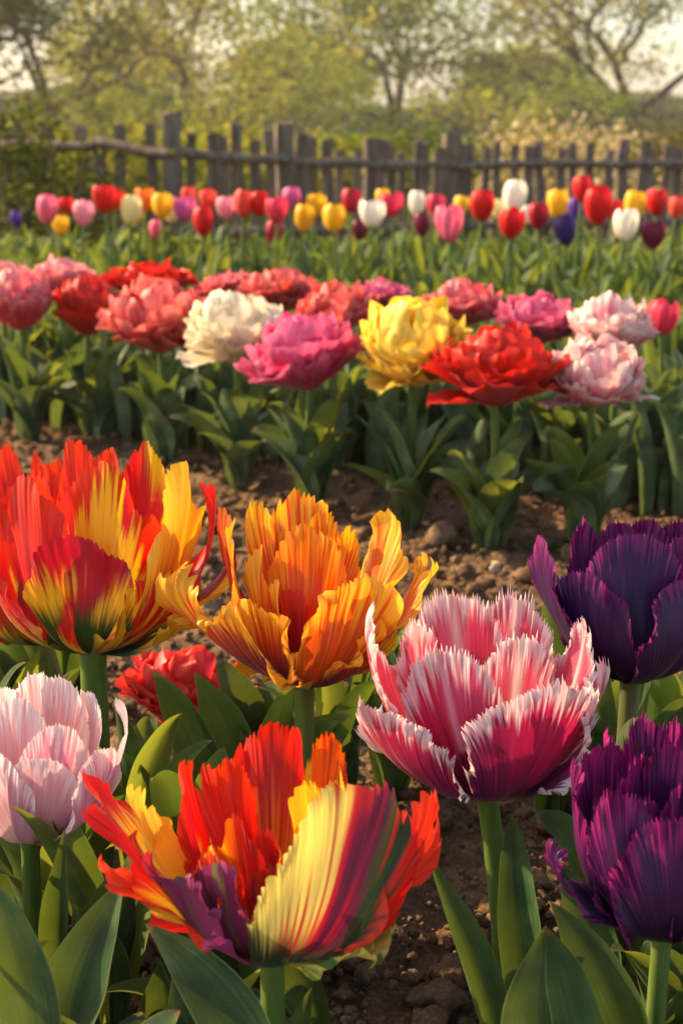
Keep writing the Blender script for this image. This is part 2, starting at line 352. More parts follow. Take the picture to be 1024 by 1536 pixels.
def p_edge(main, edge, ew=.22, mid=None, midw=.1, dark=None, base=None, top=.0, streak=.5, f1=52, side=0, third=None):
    """main colour with a margin of another, optional midrib band, dark lower part"""
    def f(A, T, X, Y, rng):
        s = stre(A, T, rng, f1); c = np.broadcast_to(main, A.shape+(3,))
        if third is not None: c = mixc(c, third, .6*sm(.3, .8, stre(A, T, rng, 15, 1.2)))
        if dark is not None: c = mixc(c, dark, sm(.75, .2, Y+.5*(s-.5))*sm(.15, .6, stre(A, T, rng, 9)+.25*(1-Y)))
        m = sm(1-ew-.07, 1-ew+.07, T+streak*(s-.5)*.75+top*(Y-.5))
        if side: m = m*sm(-.25, .35, X*side)
        c = mixc(c, edge, m)
        if mid is not None: c = mixc(c, mid, np.exp(-(X/midw)**2)*sm(.1, .5, Y+.3*(s-.5))*.85)
        if base is not None: c = mixc(c, base, sm(.17, .05, Y+.1*(s-.5)))
        return c
    return f
def p_stripes(cols, f1=9, f2=26, base=None, bl=.2, shift=0.):
    cols = [np.asarray(c) for c in cols]
    def f(A, T, X, Y, rng):
        s = .62*stre(A, T, rng, f1*.6, 1.2)+.38*stre(A, T, rng, f2, 1.4)
        v = np.clip((s-.28)/.44+shift*Y, 0, .999)*(len(cols)-1)
        i = np.floor(v).astype(int); fr = sm(.2, .8, v-i); arr = np.array(cols)
        c = arr[i]*(1-fr[..., None])+arr[np.minimum(i+1, len(cols)-1)]*fr[..., None]
        if base is not None: c = mixc(c, base, sm(bl+.12, bl-.1, Y+.3*(s-.5)))
        return c
    return f
def p_lr(cols, pos, blur=.12, base=None, bl=.2, tip=None, tl=.85):
    """bands across the petal from its left to its right edge"""
    def f(A, T, X, Y, rng):
        s = stre(A, T, rng, 34); sd2 = rng.uniform(0, 50); x = X+.5*(s-.5)+.6*(vnoise(A*3+sd2, Y*4.2, sd2)-.5)-.30*(Y-.5)
        c = np.broadcast_to(cols[0], A.shape+(3,))
        for cc, p in zip(cols[1:], pos): c = mixc(c, cc, sm(p-blur, p+blur, x))
        if tip is not None: c = mixc(c, tip, sm(tl-.08, tl+.08, Y+.3*(s-.5)))
        if base is not None: c = mixc(c, base, sm(bl+.1, bl-.08, Y+.22*(s-.5)))
        return c
    return f
def p_double(c0, c1, c2=None):
    def f(A, T, X, Y, rng):
        s = stre(A, T, rng, 9, 1.5); k = rng.uniform(-.22, .22)
        c = mixc(np.broadcast_to(c0, A.shape+(3,)), c1, np.clip(sm(.45, 1.05, T+.5*(s-.5)+k), 0, 1))
        if c2 is not None: c = mixc(c, c2, sm(.5, .85, s+k))
        return c*rng.uniform(.88, 1.1)
    return f

# ------------------------------------------------------------------ stems and leaves
def stem(parent, B, T, r, mat=M_STEM, name='stem', lean=(0, 0)):
    B, T = np.asarray(B, float), np.asarray(T, float)
    mid = np.array([lean[0], lean[1], 0]); t = np.linspace(0, 1, 18)
    path = bez((B-Z*.01, B+(T-B)*.33+mid, B+(T-B)*.7+mid, T+Z*r*.6), t)
    rad = r*(1+.12*(1-t)+.22*np.exp(-((1-t)/.05)**2)); V, Q = tube(path, rad, 14)
    return build(name, V, Q, mat, parent)
def leaf(parent, B, T, W, face=(0, -1, 0), arch=.25, fold=.5, twist=0., wave=.10, rng=None, mat=None, side=0., n=34, m=17, name='leaf', spread=.3):
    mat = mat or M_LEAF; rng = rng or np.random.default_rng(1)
    B, T, face = np.asarray(B, float), np.asarray(T, float), nrm(face); L = np.linalg.norm(T-B)
    hor = (T-B)*np.array([1, 1, 0])
    C = (B, B+Z*.38*L+hor*.02+RIGHT*side*L, B+(T-B)*.66+Z*arch*L+RIGHT*side*L-hor*.1*(spread > 0), T)
    u = np.linspace(0, 1, n); v = np.linspace(-1, 1, m); U, Vv = np.meshgrid(u, v, indexing='ij')
    cen = bez(C, u); tg = nrm(dbez(C, u)); b = nrm(np.cross(tg, face)); nn = np.cross(b, tg)
    tw = twist*u; ct, st = np.cos(tw)[:, None], np.sin(tw)[:, None]
    b, nn = b*ct+nn*st, nn*ct-b*st
    w_ = ((u+.08)**.5*(1-u)**.85)*(1+.5*np.sin(u*math.pi)); w_ = w_/w_.max(); w_[-1] = .004
    ph = rng.uniform(0, 6.28, 4)
    fo = fold*(1-.35*u)[:, None]
    x = Vv*np.cos(fo*np.abs(Vv)); z = np.abs(Vv)**1.5*np.sin(fo)
    wv = wave*(np.sin(U*9+ph[0])+.6*np.sin(U*17+ph[1]))*np.abs(Vv)**2*np.sign(Vv+1e-6*ph[2])
    wv = wv+.012*(vnoise(Vv*11+ph[3], U*2, 3)-.5)
    P = cen[:, None]+b[:, None]*(x*w_[:, None]*W/2)[..., None]+nn[:, None]*((z+wv)*w_[:, None]*W/2)[..., None]
    return build(name, P, quads(n, m), mat, parent, uv=np.stack([Vv, U], -1))
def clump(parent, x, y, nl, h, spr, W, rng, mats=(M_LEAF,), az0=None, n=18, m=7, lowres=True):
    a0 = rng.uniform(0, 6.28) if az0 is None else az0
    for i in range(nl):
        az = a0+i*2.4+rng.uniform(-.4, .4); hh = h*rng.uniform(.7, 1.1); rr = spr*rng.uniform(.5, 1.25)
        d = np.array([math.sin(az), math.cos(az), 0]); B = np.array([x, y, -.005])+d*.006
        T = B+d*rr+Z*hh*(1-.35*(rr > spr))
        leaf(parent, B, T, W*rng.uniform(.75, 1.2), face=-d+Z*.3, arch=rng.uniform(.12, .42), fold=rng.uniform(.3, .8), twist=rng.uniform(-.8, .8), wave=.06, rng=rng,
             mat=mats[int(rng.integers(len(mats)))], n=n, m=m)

# ------------------------------------------------------------------ foreground blooms
def bloom(name, label, base_px, Y, petals, stem_px=None, stemr=.0068, mat=M_PETAL, smat=M_STEM, kind='parrot', defaults={}, seed=1, leaves=(), cat='tulip', Yg=None, core=None):
    B = at(base_px[0], base_px[1], Y); pxm = depth(B)/F
    if stem_px is not None:            # ground point under the lower end of the stem
        g = at(stem_px[0], stem_px[1], Y if Yg is None else Yg); G = np.array([g[0], g[1], 0.])
    else: G = np.array([B[0], B[1], 0.])
    root = thing(name, (G[0], G[1], 0), label, cat)
    stem(root, G, B, stemr, smat, lean=((B-G)[0]*-.12, 0))
    for i, p in enumerate(petals):
        p = dict(p); tx, ty, q = p.pop('t'); W = p.pop('W'); phi = R(p.pop('phi'))
        kw = dict(defaults); kw.update(p); kw.setdefault('kind', kind)
        T = B+(RIGHT*(tx-base_px[0])+UPV*(base_px[1]-ty)+FWD*q)*pxm
        out = np.array([math.sin(phi), -math.cos(phi), 0])
        b0 = B+out*.0035
        rng = np.random.default_rng(seed*100+i)
        kw.setdefault('upright', 0. if kw.get('curl') else .75)
        mt = kw.pop('mat', mat); nm = kw.pop('name', 'petal')
        kw['cup'] = kw.get('cup', 1.0)*.88
        V, Q, cl, uv = petal(b0, T, W*pxm*1.07, out, rng, **kw)
        build(nm, V, Q, mt, root, col=cl, uv=uv)
    # pistil inside
    t = np.linspace(0, 1, 8); V, Q = tube(B+Z*(t[:, None]*.035), .0035*(1-.2*t), 8); build('pistil', V, Q, M_STEM, root)
    for lf in leaves: px_leaf(root, **lf)
    return root
def px_leaf(root, b, t, W, Yb, Yt=None, **kw):
    Yt = Yt or Yb; p = at(b[0], b[1], Yb); 
    B = np.array([p[0], p[1], max(p[2], -.01)]) if p[2] > -.02 else CAM+(p-CAM)*(CAMZ+.005)/(CAMZ-p[2])
    T = at(t[0], t[1], Yt); pm = depth((B+T)/2)/F
    face = kw.pop('face', (-.35, -1, .3)); rng = np.random.default_rng(int(abs(t[0]*7+t[1])))
    return leaf(root, B, T, W*pm, face=face, rng=rng, **kw)
def D(t, W, phi, col, **k): return dict(t=t, W=W, phi=phi, col=col, **k)

# pink fringed tulip
PK, PKD, PKW, PKL = hexc('c8143c'), hexc('6a0f3c'), hexc('f6dcd8'), hexc('e0506a')
pin = p_edge(hexc('b8144a'), PKW, .11, dark=hexc('5c1048'), third=hexc('d03464'), base=hexc('d8c060'), streak=.55)
pbk = p_edge(hexc('d63a5a'), PKW, .08, mid=hexc('f4c0b8'), midw=.09, third=hexc('e46a80'), streak=.35)
pmd = p_edge(hexc('dc4058'), PKW, .09, mid=hexc('f8e6d0'), midw=.10, third=hexc('e8808a'), streak=.6)
bloom('fringed_tulip', 'open crimson pink tulip with white needle fringed petal edges on a thick bare stem', (728, 1192), .77, [
    D((683, 876, 70), 165, 178, pbk, cup=.7, bulge=.16),
    D((782, 882, 62), 150, 160, pbk, cup=.9, bulge=.2),
    D((866, 930, 25), 120, 105, pbk, cup=.8, bulge=.3, curl=.08),
    D((628, 925, 30), 110, -130, pbk, cup=1.0, bulge=.22),
    D((572, 908, 10), 125, -92, pbk, bulge=.34, curl=.05),
    D((775, 940, -5), 150, 25, pmd, cup=1.0, bulge=.16),
    D((888, 985, -5), 150, 78, pin, bulge=.40),
    D((660, 955, -35), 160, -12, p_edge(hexc('c81e48'), PKW, .12, mid=hexc('e8a0b0'), midw=.07, third=hexc('d85078'), dark=hexc('7a1450'), streak=.5), bulge=.20),
    D((568, 1040, -50), 178, -52, pin, cup=1.35, bulge=.36),
    D((812, 1005, -75), 225, 28, pin, cup=1.35, bulge=.34),
    D((712, 1110, -45), 110, -8, p_edge(hexc('8a1238'), hexc('c03060'), .1, dark=hexc('4a0a30'), base=hexc('d8c060')), cup=1.0, bulge=.3),
], stem_px=(758, 1475), kind='fringe', defaults=dict(teeth=.085, ntooth=92, na=300, nt_=30, ruffle=.035), seed=3)

# orange parrot tulip
OR, ORD, ORY = hexc('ee6a08'), hexc('cc2a06'), hexc('fbb81e')
oy = p_edge(hexc('ea4e06'), hexc('fcae18'), .13, third=hexc('d83206'), streak=.9, f1=44)
oyy = p_edge(hexc('ee6c0c'), hexc('fcbc2c'), .18, third=hexc('e85008'), dark=hexc('b85018'), streak=.9, base=hexc('c8a030'))
olf = p_edge(hexc('e85a0c'), hexc('f8b020'), .20, third=hexc('e03a0a'), dark=hexc('5c2c3c'), streak=.9, base=hexc('a89a30'))
ord_ = p_edge(hexc('d62a10'), hexc('fcae1c'), .22, third=hexc('c01c14'), streak=.8, side=.9)
bloom('parrot_tulip', 'orange and yellow feathered parrot tulip with one petal swept out to the left', (456, 1025), .87, [
    D((450, 737, 48), 140, 180, oy, bulge=.12, cup=.8),
    D((383, 748, 40), 80, -160, oyy, bulge=.15),
    D((494, 760, 34), 105, 165, oy, bulge=.18),
    D((566, 768, 20), 100, 110, oyy, bulge=.26, curl=.06),
    D((352, 764, 0), 100, -85, ord_, bulge=.26),
    D((612, 835, 0), 120, 88, oyy, bulge=.42, curl=.12, cup=1.0),
    D((460, 782, -22), 125, 5, p_edge(hexc('ec5408'), hexc('f89020'), .16, third=hexc('e83a08'), mid=hexc('f88a1c'), midw=.06, streak=.8), bulge=.12, cup=.9),
    D((440, 880, -26), 90, -15, p_edge(hexc('a00c10'), hexc('d02a10'), .2), bulge=.25),
    D((398, 815, -25), 75, -50, oyy, bulge=.22, cup=1.0),
    D((288, 880, -12), 170, -62, olf, bulge=.42, curl=.16, cup=1.25, cup_tip=.2, c=.45, teeth=.12),
    D((385, 895, -50), 130, -35, olf, bulge=.36),
    D((540, 858, -50), 150, 22, oyy, bulge=.34),
    D((565, 905, -20), 120, 60, olf, bulge=.42),
], kind='parrot', defaults=dict(teeth=.075, ntooth=34, ruffle=.075, nr=6, na=210, nt_=30, lobes=.20, flare=.17), seed=4)

# red and yellow parrot tulip, left
fl = p_flame(); flb = p_flame(lo=.0, hi=.45, base=YEL)
flo = p_lr([YEL, RED, CRIM, hexc('b0101c'), YEL], [-.30, -.05, .2, .42], base=hexc('34561c'), bl=.50, tip=CRIM, tl=.72)
rb = p_edge(hexc('d01408'), hexc('ee3a12'), .15, third=hexc('a80c10'), dark=hexc('c83010'))
bloom('parrot_tulip', 'large red parrot tulip with yellow flames and green base at the left', (140, 975), .90, [
    D((94, 650, 62), 88, 180, rb, bulge=.1), D((152, 668, 50), 100, 175, rb, bulge=.12),
    D((206, 662, 36), 110, 150, p_edge(RED, YEL, .12, third=CRIM, side=-1), bulge=.2),
    D((268, 690, 5), 105, 62, p_edge(hexc('f0b414'), hexc('f8ca30'), .3, third=hexc('e05a10'), side=-.6, dark=hexc('b81010')), bulge=.30),
    D((304, 712, 15), 90, 92, p_edge(CRIM, RED, .2), bulge=.38),
    D((330, 815, 5), 80, 92, p_lr([YEL, RED, CRIM], [-.3, .3], base=GRN, bl=.3), bulge=.5, curl=.06),
    D((60, 700, 20), 80, -120, rb, bulge=.2),
    D((168, 690, -30), 178, 4, p_flame(lo=-.1, hi=1.02, wid=.75, base=YEL), bulge=.16, cup=1.0),
    D((58, 712, -36), 120, -38, p_flame(lo=.0, hi=.42, wid=.8, base=hexc('d8a018')), bulge=.30),
    D((-2, 800, -10), 110, -72, p_flame(lo=.2, hi=.66, wid=.9), bulge=.42),
    D((245, 850, -38), 120, 42, p_stripes([YEL, RED, YEL, DRED], base=GRN, bl=.2), bulge=.36),
    D((132, 800, -72), 172, -4, flo, bulge=.32),
    D((275, 905, -15), 80, 60, p_stripes([YEL, YEL, hexc('b07010')], base=DGRN, bl=.4), bulge=.45),
], stem_px=(140, 1075), kind='parrot', defaults=dict(teeth=.05, ntooth=40, ruffle=.055, nr=6, na=210, cup_tip=.5, flare=.09), seed=5, stemr=.0095)
bloom('parrot_tulip', 'red parrot tulip cut off by the left edge behind its larger flamed neighbour', (60, 962), 1.0, [
    D((8, 655, 50), 90, 180, rb, bulge=.12), D((52, 662, 40), 80, 165, rb, bulge=.16), D((-45, 680, 40), 90, -160, rb, bulge=.2),
    D((-90, 760, 0), 110, -90, fl, bulge=.38), D((-25, 700, -30), 130, -30, p_flame(lo=.0, hi=.4, wid=.8, base=YEL), bulge=.25),
    D((40, 720, -20), 110, 20, rb, bulge=.2), D((-50, 800, -50), 130, -40, fl, bulge=.38), D((20, 810, -60), 130, 15, fl, bulge=.32),
    D((95, 740, 0), 90, 80, rb, bulge=.35),
], stem_px=(118, 1100), kind='parrot', defaults=dict(teeth=.06, ntooth=20, ruffle=.04, na=110, power=.85), seed=6, stemr=.0085)

# purple fringed tulips
pu = p_edge(hexc('300a3c'), hexc('7a1860'), .05, third=hexc('420c4c'), dark=hexc('1c0428'), streak=.5, f1=70)
pul = p_edge(hexc('320a40'), hexc('781658'), .07, third=hexc('460c4a'), dark=hexc('1c0428'), streak=.6, f1=70)
puh = p_edge(hexc('3a0a3e'), hexc('8a1660'), .12, third=hexc('4a0c48'), dark=hexc('1a0426'), streak=.9, f1=70)
kwp = dict(teeth=.05, ntooth=80, na=260, nt_=28, ruffle=.035, ridge=.008)
bloom('fringed_tulip', 'dark purple fringed tulip on a brown stem at the right edge, upper of the two', (945, 1018), .86, [
    D((938, 776, 42), 95, 180, pul, bulge=.12), D((982, 772, 42), 100, 172, pul, bulge=.12), D((1030, 775, 30), 100, 150, pul, bulge=.2),
    D((1075, 810, 0), 130, 95, pu, bulge=.36),
    D((884, 775, 22), 100, -135, pul, bulge=.24), D((818, 800, 4), 115, -82, pu, bulge=.30),
    D((1010, 800, 0), 90, 60, pul, bulge=.2),
    D((868, 850, -34), 130, -42, pu, bulge=.30), D((946, 792, -34), 165, -8, pu, bulge=.22),
    D((1040, 850, -60), 190, 32, pu, bulge=.36),
], mat=M_DARKP, smat=M_STEMD, kind='fringe', defaults=kwp, seed=7)
kwq = dict(kwp); kwq.update(teeth=.075, ruffle=.075)
bloom('fringed_tulip', 'ruffled purple tulip with magenta fringes in the lower right corner', (992, 1400), .63, [
    D((985, 1076, 50), 110, 180, puh, bulge=.14), D((1040, 1078, 46), 110, 165, puh, bulge=.16), D((915, 1098, 30), 110, -140, puh, bulge=.28),
    D((1010, 1108, 24), 120, 178, puh, bulge=.1), D((1090, 1120, 10), 110, 110, puh, bulge=.32), D((882, 1140, 8), 90, -100, puh, bulge=.36),
    D((960, 1120, 10), 80, -150, puh, bulge=.15), D((1025, 1165, -5), 105, 10, puh, bulge=.12), D((968, 1185, -8), 80, -20, puh, bulge=.12), D((900, 1190, 0), 70, -70, puh, bulge=.3),
    D((840, 1262, -12), 90, -85, pul, bulge=.48, curl=.04), D((1095, 1200, -10), 140, 80, pul, bulge=.4),
    D((925, 1170, -40), 120, -30, puh, bulge=.32), D((1070, 1200, -50), 130, 45, pul, bulge=.32),
    D((1000, 1195, -76), 195, 4, puh, bulge=.34),
], mat=M_DARKP, smat=M_STEM, kind='fringe', defaults=kwq, seed=8, stemr=.0052)

# rainbow parrot tulip, bottom centre
big = p_lr([PYEL, PYEL, hexc('c41430'), hexc('6e143c'), hexc('24421e'), RED], [-.7, -.22, .04, .26, .62], blur=.12, base=hexc('1e3818'), bl=.34, tip=hexc('d8301c'), tl=.97)
bloom('parrot_tulip', 'wide open rainbow parrot tulip in red, yellow, purple and green at the bottom', (408, 1424), .60, [
    D((412, 1090, 55), 165, 180, p_edge(hexc('c40e10'), hexc('e02410'), .12, third=hexc('8c0a14'), dark=hexc('e89018')), bulge=.12, cup=.7),
    D((484, 1110, 40), 85, 150, p_stripes([RED, ORG, YEL]), bulge=.25), D((492, 1150, 22), 75, 110, p_edge(hexc('e8a810'), hexc('f4c420'), .2), bulge=.28),
    D((336, 1140, 28), 95, -160, p_flame(lo=-.2, hi=.5, base=YEL), bulge=.18), D((286, 1142, 20), 80, -125, p_flame(lo=-.2, hi=.6, base=YEL), bulge=.28, cup=1.0),
    D((160, 1166, 5), 150, -92, p_lr([YEL, hexc('f4c840'), RED, RED], [-.35, .1, .5], base=YEL, bl=.4, tip=RED, tl=.68), bulge=.30, curl=.12, cup=.8, cup_tip=-.3, c=.6),
    D((448, 1165, 0), 85, 70, p_edge(hexc('ee9c10'), hexc('f8c420'), .3, third=hexc('d83a10')), bulge=.18),
    D((392, 1240, -10), 90, 10, p_edge(hexc('9a0c14'), hexc('c81a14'), .2), bulge=.15),
    D((350, 1205, -25), 110, -15, p_lr([YEL, ORG, RED, hexc('b01010')], [-.5, -.1, .3]), bulge=.18),
    D((175, 1285, -12), 105, -78, p_edge(hexc('d81c0c'), hexc('f04018'), .2, third=hexc('a81014'), dark=hexc('8a1040')), bulge=.32, curl=.14, cup_tip=-.2),
    D((398, 1290, -28), 55, -5, p_edge(hexc('5a0c30'), hexc('7a1440'), .3), bulge=.2), D((408, 1325, -40), 62, 2, p_edge(hexc('d8a010'), hexc('f0c030'), .3), bulge=.2),
    D((608, 1185, -10), 120, 62, p_edge(RED, hexc('f03c18'), .15, third=CRIM, dark=hexc('28421e')), bulge=.40, teeth=.13),
    D((226, 1188, 12), 80, -105, p_edge(hexc('eeb414'), hexc('f8d040'), .2, third=hexc('e86a10')), bulge=.30, cup=.9),
    D((205, 1240, -6), 70, -85, p_edge(hexc('f0b818'), hexc('e02c14'), .22, third=hexc('f4c840')), bulge=.32, curl=.08),
    D((318, 1265, -30), 70, -35, p_edge(hexc('d01c10'), hexc('f04a18'), .2, third=hexc('a00c18')), bulge=.30, cup=1.3),
    D((440, 1225, -8), 60, 25, p_edge(hexc('d82410'), hexc('f09a18'), .25), bulge=.2),
    D((562, 1378, -14), 110, 58, p_stripes([PYEL, hexc('9ca83c'), PYEL, hexc('5a7a2c')]), bulge=.35, cup=.9, teeth=.16),
    D((262, 1262, -45), 180, -48, p_lr([hexc('d82018'), hexc('b01838'), hexc('6a1440'), hexc('86285c'), hexc('4c5a24'), hexc('8c3060')], [-.6, -.35, .0, .18, .26], blur=.08, tip=hexc('c02c30'), tl=.90), psi=2.05, bulge=.38),
    D((335, 1275, -50), 110, -30, p_lr([hexc('5a1440'), hexc('8c2c5c'), hexc('7a8a3c'), hexc('9a3c6c')], [-.3, .0, .12], blur=.08, base=DGRN, bl=.25), psi=2.0, bulge=.38, ruffle=.09),
    D((532, 1150, -64), 215, 18, big, lobes=.05, flare=.10, ruffle=.05, bulge=.44, teeth=.10, power=.9),
], kind='parrot', defaults=dict(teeth=.085, ntooth=34, ruffle=.085, nr=6, na=220, nt_=36, lobes=.22, flare=.20), seed=9, stemr=.0062)

# pale pink fringed tulip, left edge
pp = p_edge(hexc('ecaeb0'), hexc('f6e2dc'), .12, third=hexc('f2c4c0'), dark=hexc('ecc8c4'), streak=.6, base=hexc('e8dcae'))
ppm = p_edge(hexc('e48ea4'), hexc('f4dcd8'), .14, third=hexc('efb4ba'), dark=hexc('dca0b0'), streak=.8, base=hexc('e0d0a0'))
bloom('fringed_tulip', 'pale pink fringed tulip with creamy edges cut off by the left side', (46, 1256), .72, [
    D((45, 1010, 36), 90, 180, pp, bulge=.14), D((84, 1018, 32), 105, 170, pp, bulge=.16), D((122, 1036, 18), 85, 135, pp, bulge=.3), D((0, 1030, 20), 90, -150, pp, bulge=.2),
    D((168, 1048, 5), 75, 90, ppm, bulge=.42, curl=.05), D((-35, 1060, 0), 100, -90, pp, bulge=.36),
    D((26, 1042, -10), 120, -8, pp, bulge=.14), D((90, 1080, -22), 115, 22, ppm, bulge=.24),
    D((150, 1118, -24), 115, 66, ppm, bulge=.46), D((2, 1112, -52), 135, -28, ppm, bulge=.32),
    D((66, 1124, -56), 135, 18, pp, bulge=.34),
], stem_px=(48, 1430), kind='fringe', defaults=dict(teeth=.035, ntooth=64, na=220, nt_=26, ruffle=.03), seed=10, stemr=.0055)

# ------------------------------------------------------------------ double (peony) tulips of the middle row
def double_bloom(root, B, Wd, Hd, rng, col, layers=None, na=30, nt_=11, extra=()):
    layers = layers or [(8, 88, .54, .52), (11, 75, .46, .50), (13, 62, .41, .46), (12, 47, .38, .42), (9, 32, .38, .36), (7, 19, .34, .3), (3, 7, .30, .3)]
    a0 = rng.uniform(0, 6.28); tv = rng.normal(0, .12, 2); tm = np.array(Matrix.Rotation(float(tv[0]), 3, 'X') @ Matrix.Rotation(float(tv[1]), 3, 'Y'))
    for li, (n, th, wl, _) in enumerate(layers):
        for k in range(n):
            az = a0+li*.5+k*2*math.pi/n+rng.normal(0, .13); thh = R(th+rng.normal(0, 5))
            o = np.array([math.sin(az), -math.cos(az), 0])
            rr = rng.uniform(.88, 1.08)
            T = B+o*math.sin(thh)*Wd/2*rr+Z*(Hd*(.36+.60*math.cos(thh))*rr if th < 90 else Hd*(.24+.3*math.cos(thh)))
            V, Q, cl, uv = petal(B+o*.003, T, Wd*wl*rng.uniform(.8, 1.15), o, rng, bulge=.40 if th < 70 else .26, c2=(.72, .75), cup=1.2, cup_tip=.95 if th < 70 else .6,
                                 ruffle=.06, nr=5, teeth=.07, ntooth=15, kind='round', col=col, na=na, nt_=nt_, ridge=.012, notch=rng.uniform(0, .06), c=.56, power=.88, curl=.0 if th < 70 else .05)
            build('petal', (V-B) @ tm.T+B, Q, M_SOFT, root, col=cl, uv=uv)
    for (az, el, ln, wd) in extra:
        o = np.array([math.sin(R(az)), -math.cos(R(az)), 0])
        V, Q, cl, uv = petal(B, B+(o*math.cos(R(el))+Z*math.sin(R(el)))*Wd*ln, Wd*wd, o, rng, bulge=.2, cup=.7, cup_tip=.2, ruffle=.05, teeth=.07, ntooth=16, kind='round', col=col, na=na, nt_=nt_)
        build('petal', V, Q, M_SOFT, root, col=cl, uv=uv)
RC = p_double(hexc('c02426'), hexc('f0847a'), hexc('d83030')); RD = p_double(hexc('b80c0a'), hexc('e83420'), hexc('c81c10')); PKc = p_double(hexc('dc5a6c'), hexc('f2a8a8'), hexc('e87080'))
CRM = p_double(hexc('ead8a8'), hexc('f8eed6'), hexc('f2e2c0')); MAG = p_double(hexc('c01860'), hexc('ee7aa0'), hexc('d83478')); YLW = p_double(hexc('f0b814'), hexc('fae060'), hexc('f4cc30'))
CPK = p_double(hexc('cc3044'), hexc('f09494'), hexc('de505c')); MGP = p_double(hexc('b82860'), hexc('e87a9c'), hexc('cc4878')); PPK = p_double(hexc('e07084'), hexc('fae6da'), hexc('f0a8ac'))
# (centre x, centre y, width px, height px, distance, pattern, label, extra petals)
DBL = [
 (4, 425, 80, 70, 2.57, PKc, 'soft pink double tulip cut by the left edge of the middle row, farthest back there', ()),
 (34, 448, 96, 92, 2.32, CPK, 'coral rose double tulip at the left end of the middle row', ()),
 (92, 420, 96, 64, 2.57, PKc, 'soft pink double tulip behind the dark red one, left end of the middle row', ()),
 (132, 458, 92, 88, 2.37, RD, 'deep red double tulip between the coral rose and the large coral red ones', ()),
 (222, 420, 128, 50, 2.57, RD, 'wide flat red double tulip behind the large coral red one', ()),
 (240, 472, 152, 108, 2.16, RC, 'large coral red double tulip', ()),
 (335, 428, 82, 36, 2.54, CPK, 'pinkish coral double tulip seen just behind the cream white one', ()),
 (355, 490, 140, 104, 2.02, CRM, 'cream white double tulip with a drooping petal in the middle row', ((-55, 6, .58, .50),)),
 (420, 436, 112, 66, 2.38, RC, 'coral red double tulip behind and between the cream and magenta ones', ()),
 (466, 526, 168, 112, 1.85, MAG, 'magenta pink double tulip in the front of the middle row', ()),
 (505, 462, 114, 72, 2.12, RC, 'coral red double tulip just behind the gap between the magenta and yellow ones', ()),
 (577, 440, 74, 40, 2.42, MGP, 'small mauve pink double tulip behind the yellow one', ()),
 (618, 510, 148, 132, 1.80, YLW, 'bright yellow double tulip in the middle row', ((-42, 6, .50, .45),)),
 (690, 456, 114, 68, 2.15, CPK, 'coral pink double tulip behind the yellow and scarlet ones', ()),
 (806, 477, 128, 72, 2.05, MGP, 'mauve pink double tulip behind the scarlet one, right part of the middle row', ()),
 (740, 548, 182, 118, 1.70, RD, 'scarlet double tulip in the front of the middle row with a petal reaching left', ((-70, 8, .50, .36),)),
 (917, 488, 108, 92, 1.95, PPK, 'round pink and white double tulip behind the blush one', ()),
 (884, 555, 138, 102, 1.70, PPK, 'blush white double tulip with loose petals reaching to the right', ((82, 8, .66, .28), (-70, 4, .56, .40))),
]
for i, (cx_, cy_, wp, hp, Y, pat, lab, ex) in enumerate(DBL):
    rng = np.random.default_rng(300+i)
    B = at(cx_, cy_+hp*.52, Y); pm = depth(B)/F
    root = thing('double_tulip', (B[0], B[1], 0), lab, 'tulip', 'double tulips of the middle row')
    stem(root, (B[0], B[1], 0), B, .0052, lean=(rng.uniform(-.01, .01), 0))
    double_bloom(root, B, wp*pm*1.16, hp*pm*1.08, rng, pat, extra=ex)
    clump(root, B[0], B[1], 12, .175, .085, .062, rng, mats=(M_SAGE, M_SAGE, M_LEAF, M_LEAF2), n=26, m=9)
# scarlet double in the foreground leaves
rng = np.random.default_rng(77); B = at(268, 1090, 1.02); pm = depth(B)/F
root = thing('double_tulip', (B[0], B[1], 0), 'coral red double tulip low behind leaves between the big parrot tulips', 'tulip')
stem(root, (B[0], B[1], 0), B, .0055); double_bloom(root, B, 205*pm, 125*pm, rng, p_double(hexc('cc1812'), hexc('f05040'), hexc('d83048')), na=44, nt_=14)
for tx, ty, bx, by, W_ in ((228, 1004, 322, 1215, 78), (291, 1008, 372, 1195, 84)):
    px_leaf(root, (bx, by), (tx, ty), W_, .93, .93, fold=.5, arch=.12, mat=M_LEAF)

# ------------------------------------------------------------------ single tulips of the back row
TUL = []
def tulip_proto(seed, hr, openv):
    """six petal cup, unit: width 1, height hr, base at origin; returns list of (V,Q,uv)"""
    rng = np.random.default_rng(seed); res = []
    for k in range(6):
        az = k*math.pi/3+rng.normal(0, .08); inner = k % 2
        o = np.array([math.sin(az), -math.cos(az), 0.]); r = (.40 if inner else .47)*openv
        T = o*r*.80+Z*hr*(1.0 if inner else .97)*rng.uniform(.95, 1.03)
        V, Q, _, uv = petal(o*.03, T, .80 if inner else .90, o, rng, bulge=.40, c2=(.80, .82), cup=1.25, cup_tip=1.0, ruffle=.015, nr=3, teeth=.0, kind='round', na=22, nt_=12, ridge=.006, c=.45)
        res.append((V, Q, uv))
    return res
PROT = [tulip_proto(11, 1.40, 1.0), tulip_proto(12, 1.50, .94), tulip_proto(13, 1.32, 1.05)]
PM = {}
def tmesh(pi, k):
    if (pi, k) not in PM:
        V, Q, uv = PROT[pi][k]; o = build('petal', V, Q, M_PETAL, uv=uv); PM[(pi, k)] = o.data; bpy.data.objects.remove(o)
    return PM[(pi, k)]
COLS = dict(pink='e8708e', rose='e03a58', palepink='f09cae', coral='ea4c3a', red='d81210', crimson='b81030', maroon='7c1238', yellow='f6c416', cream='f6e4a0', white='f6eedc', orange='f08010', purple='582a86', mauve='d8609a', scarlet='e02c18', dpurple='42206e')
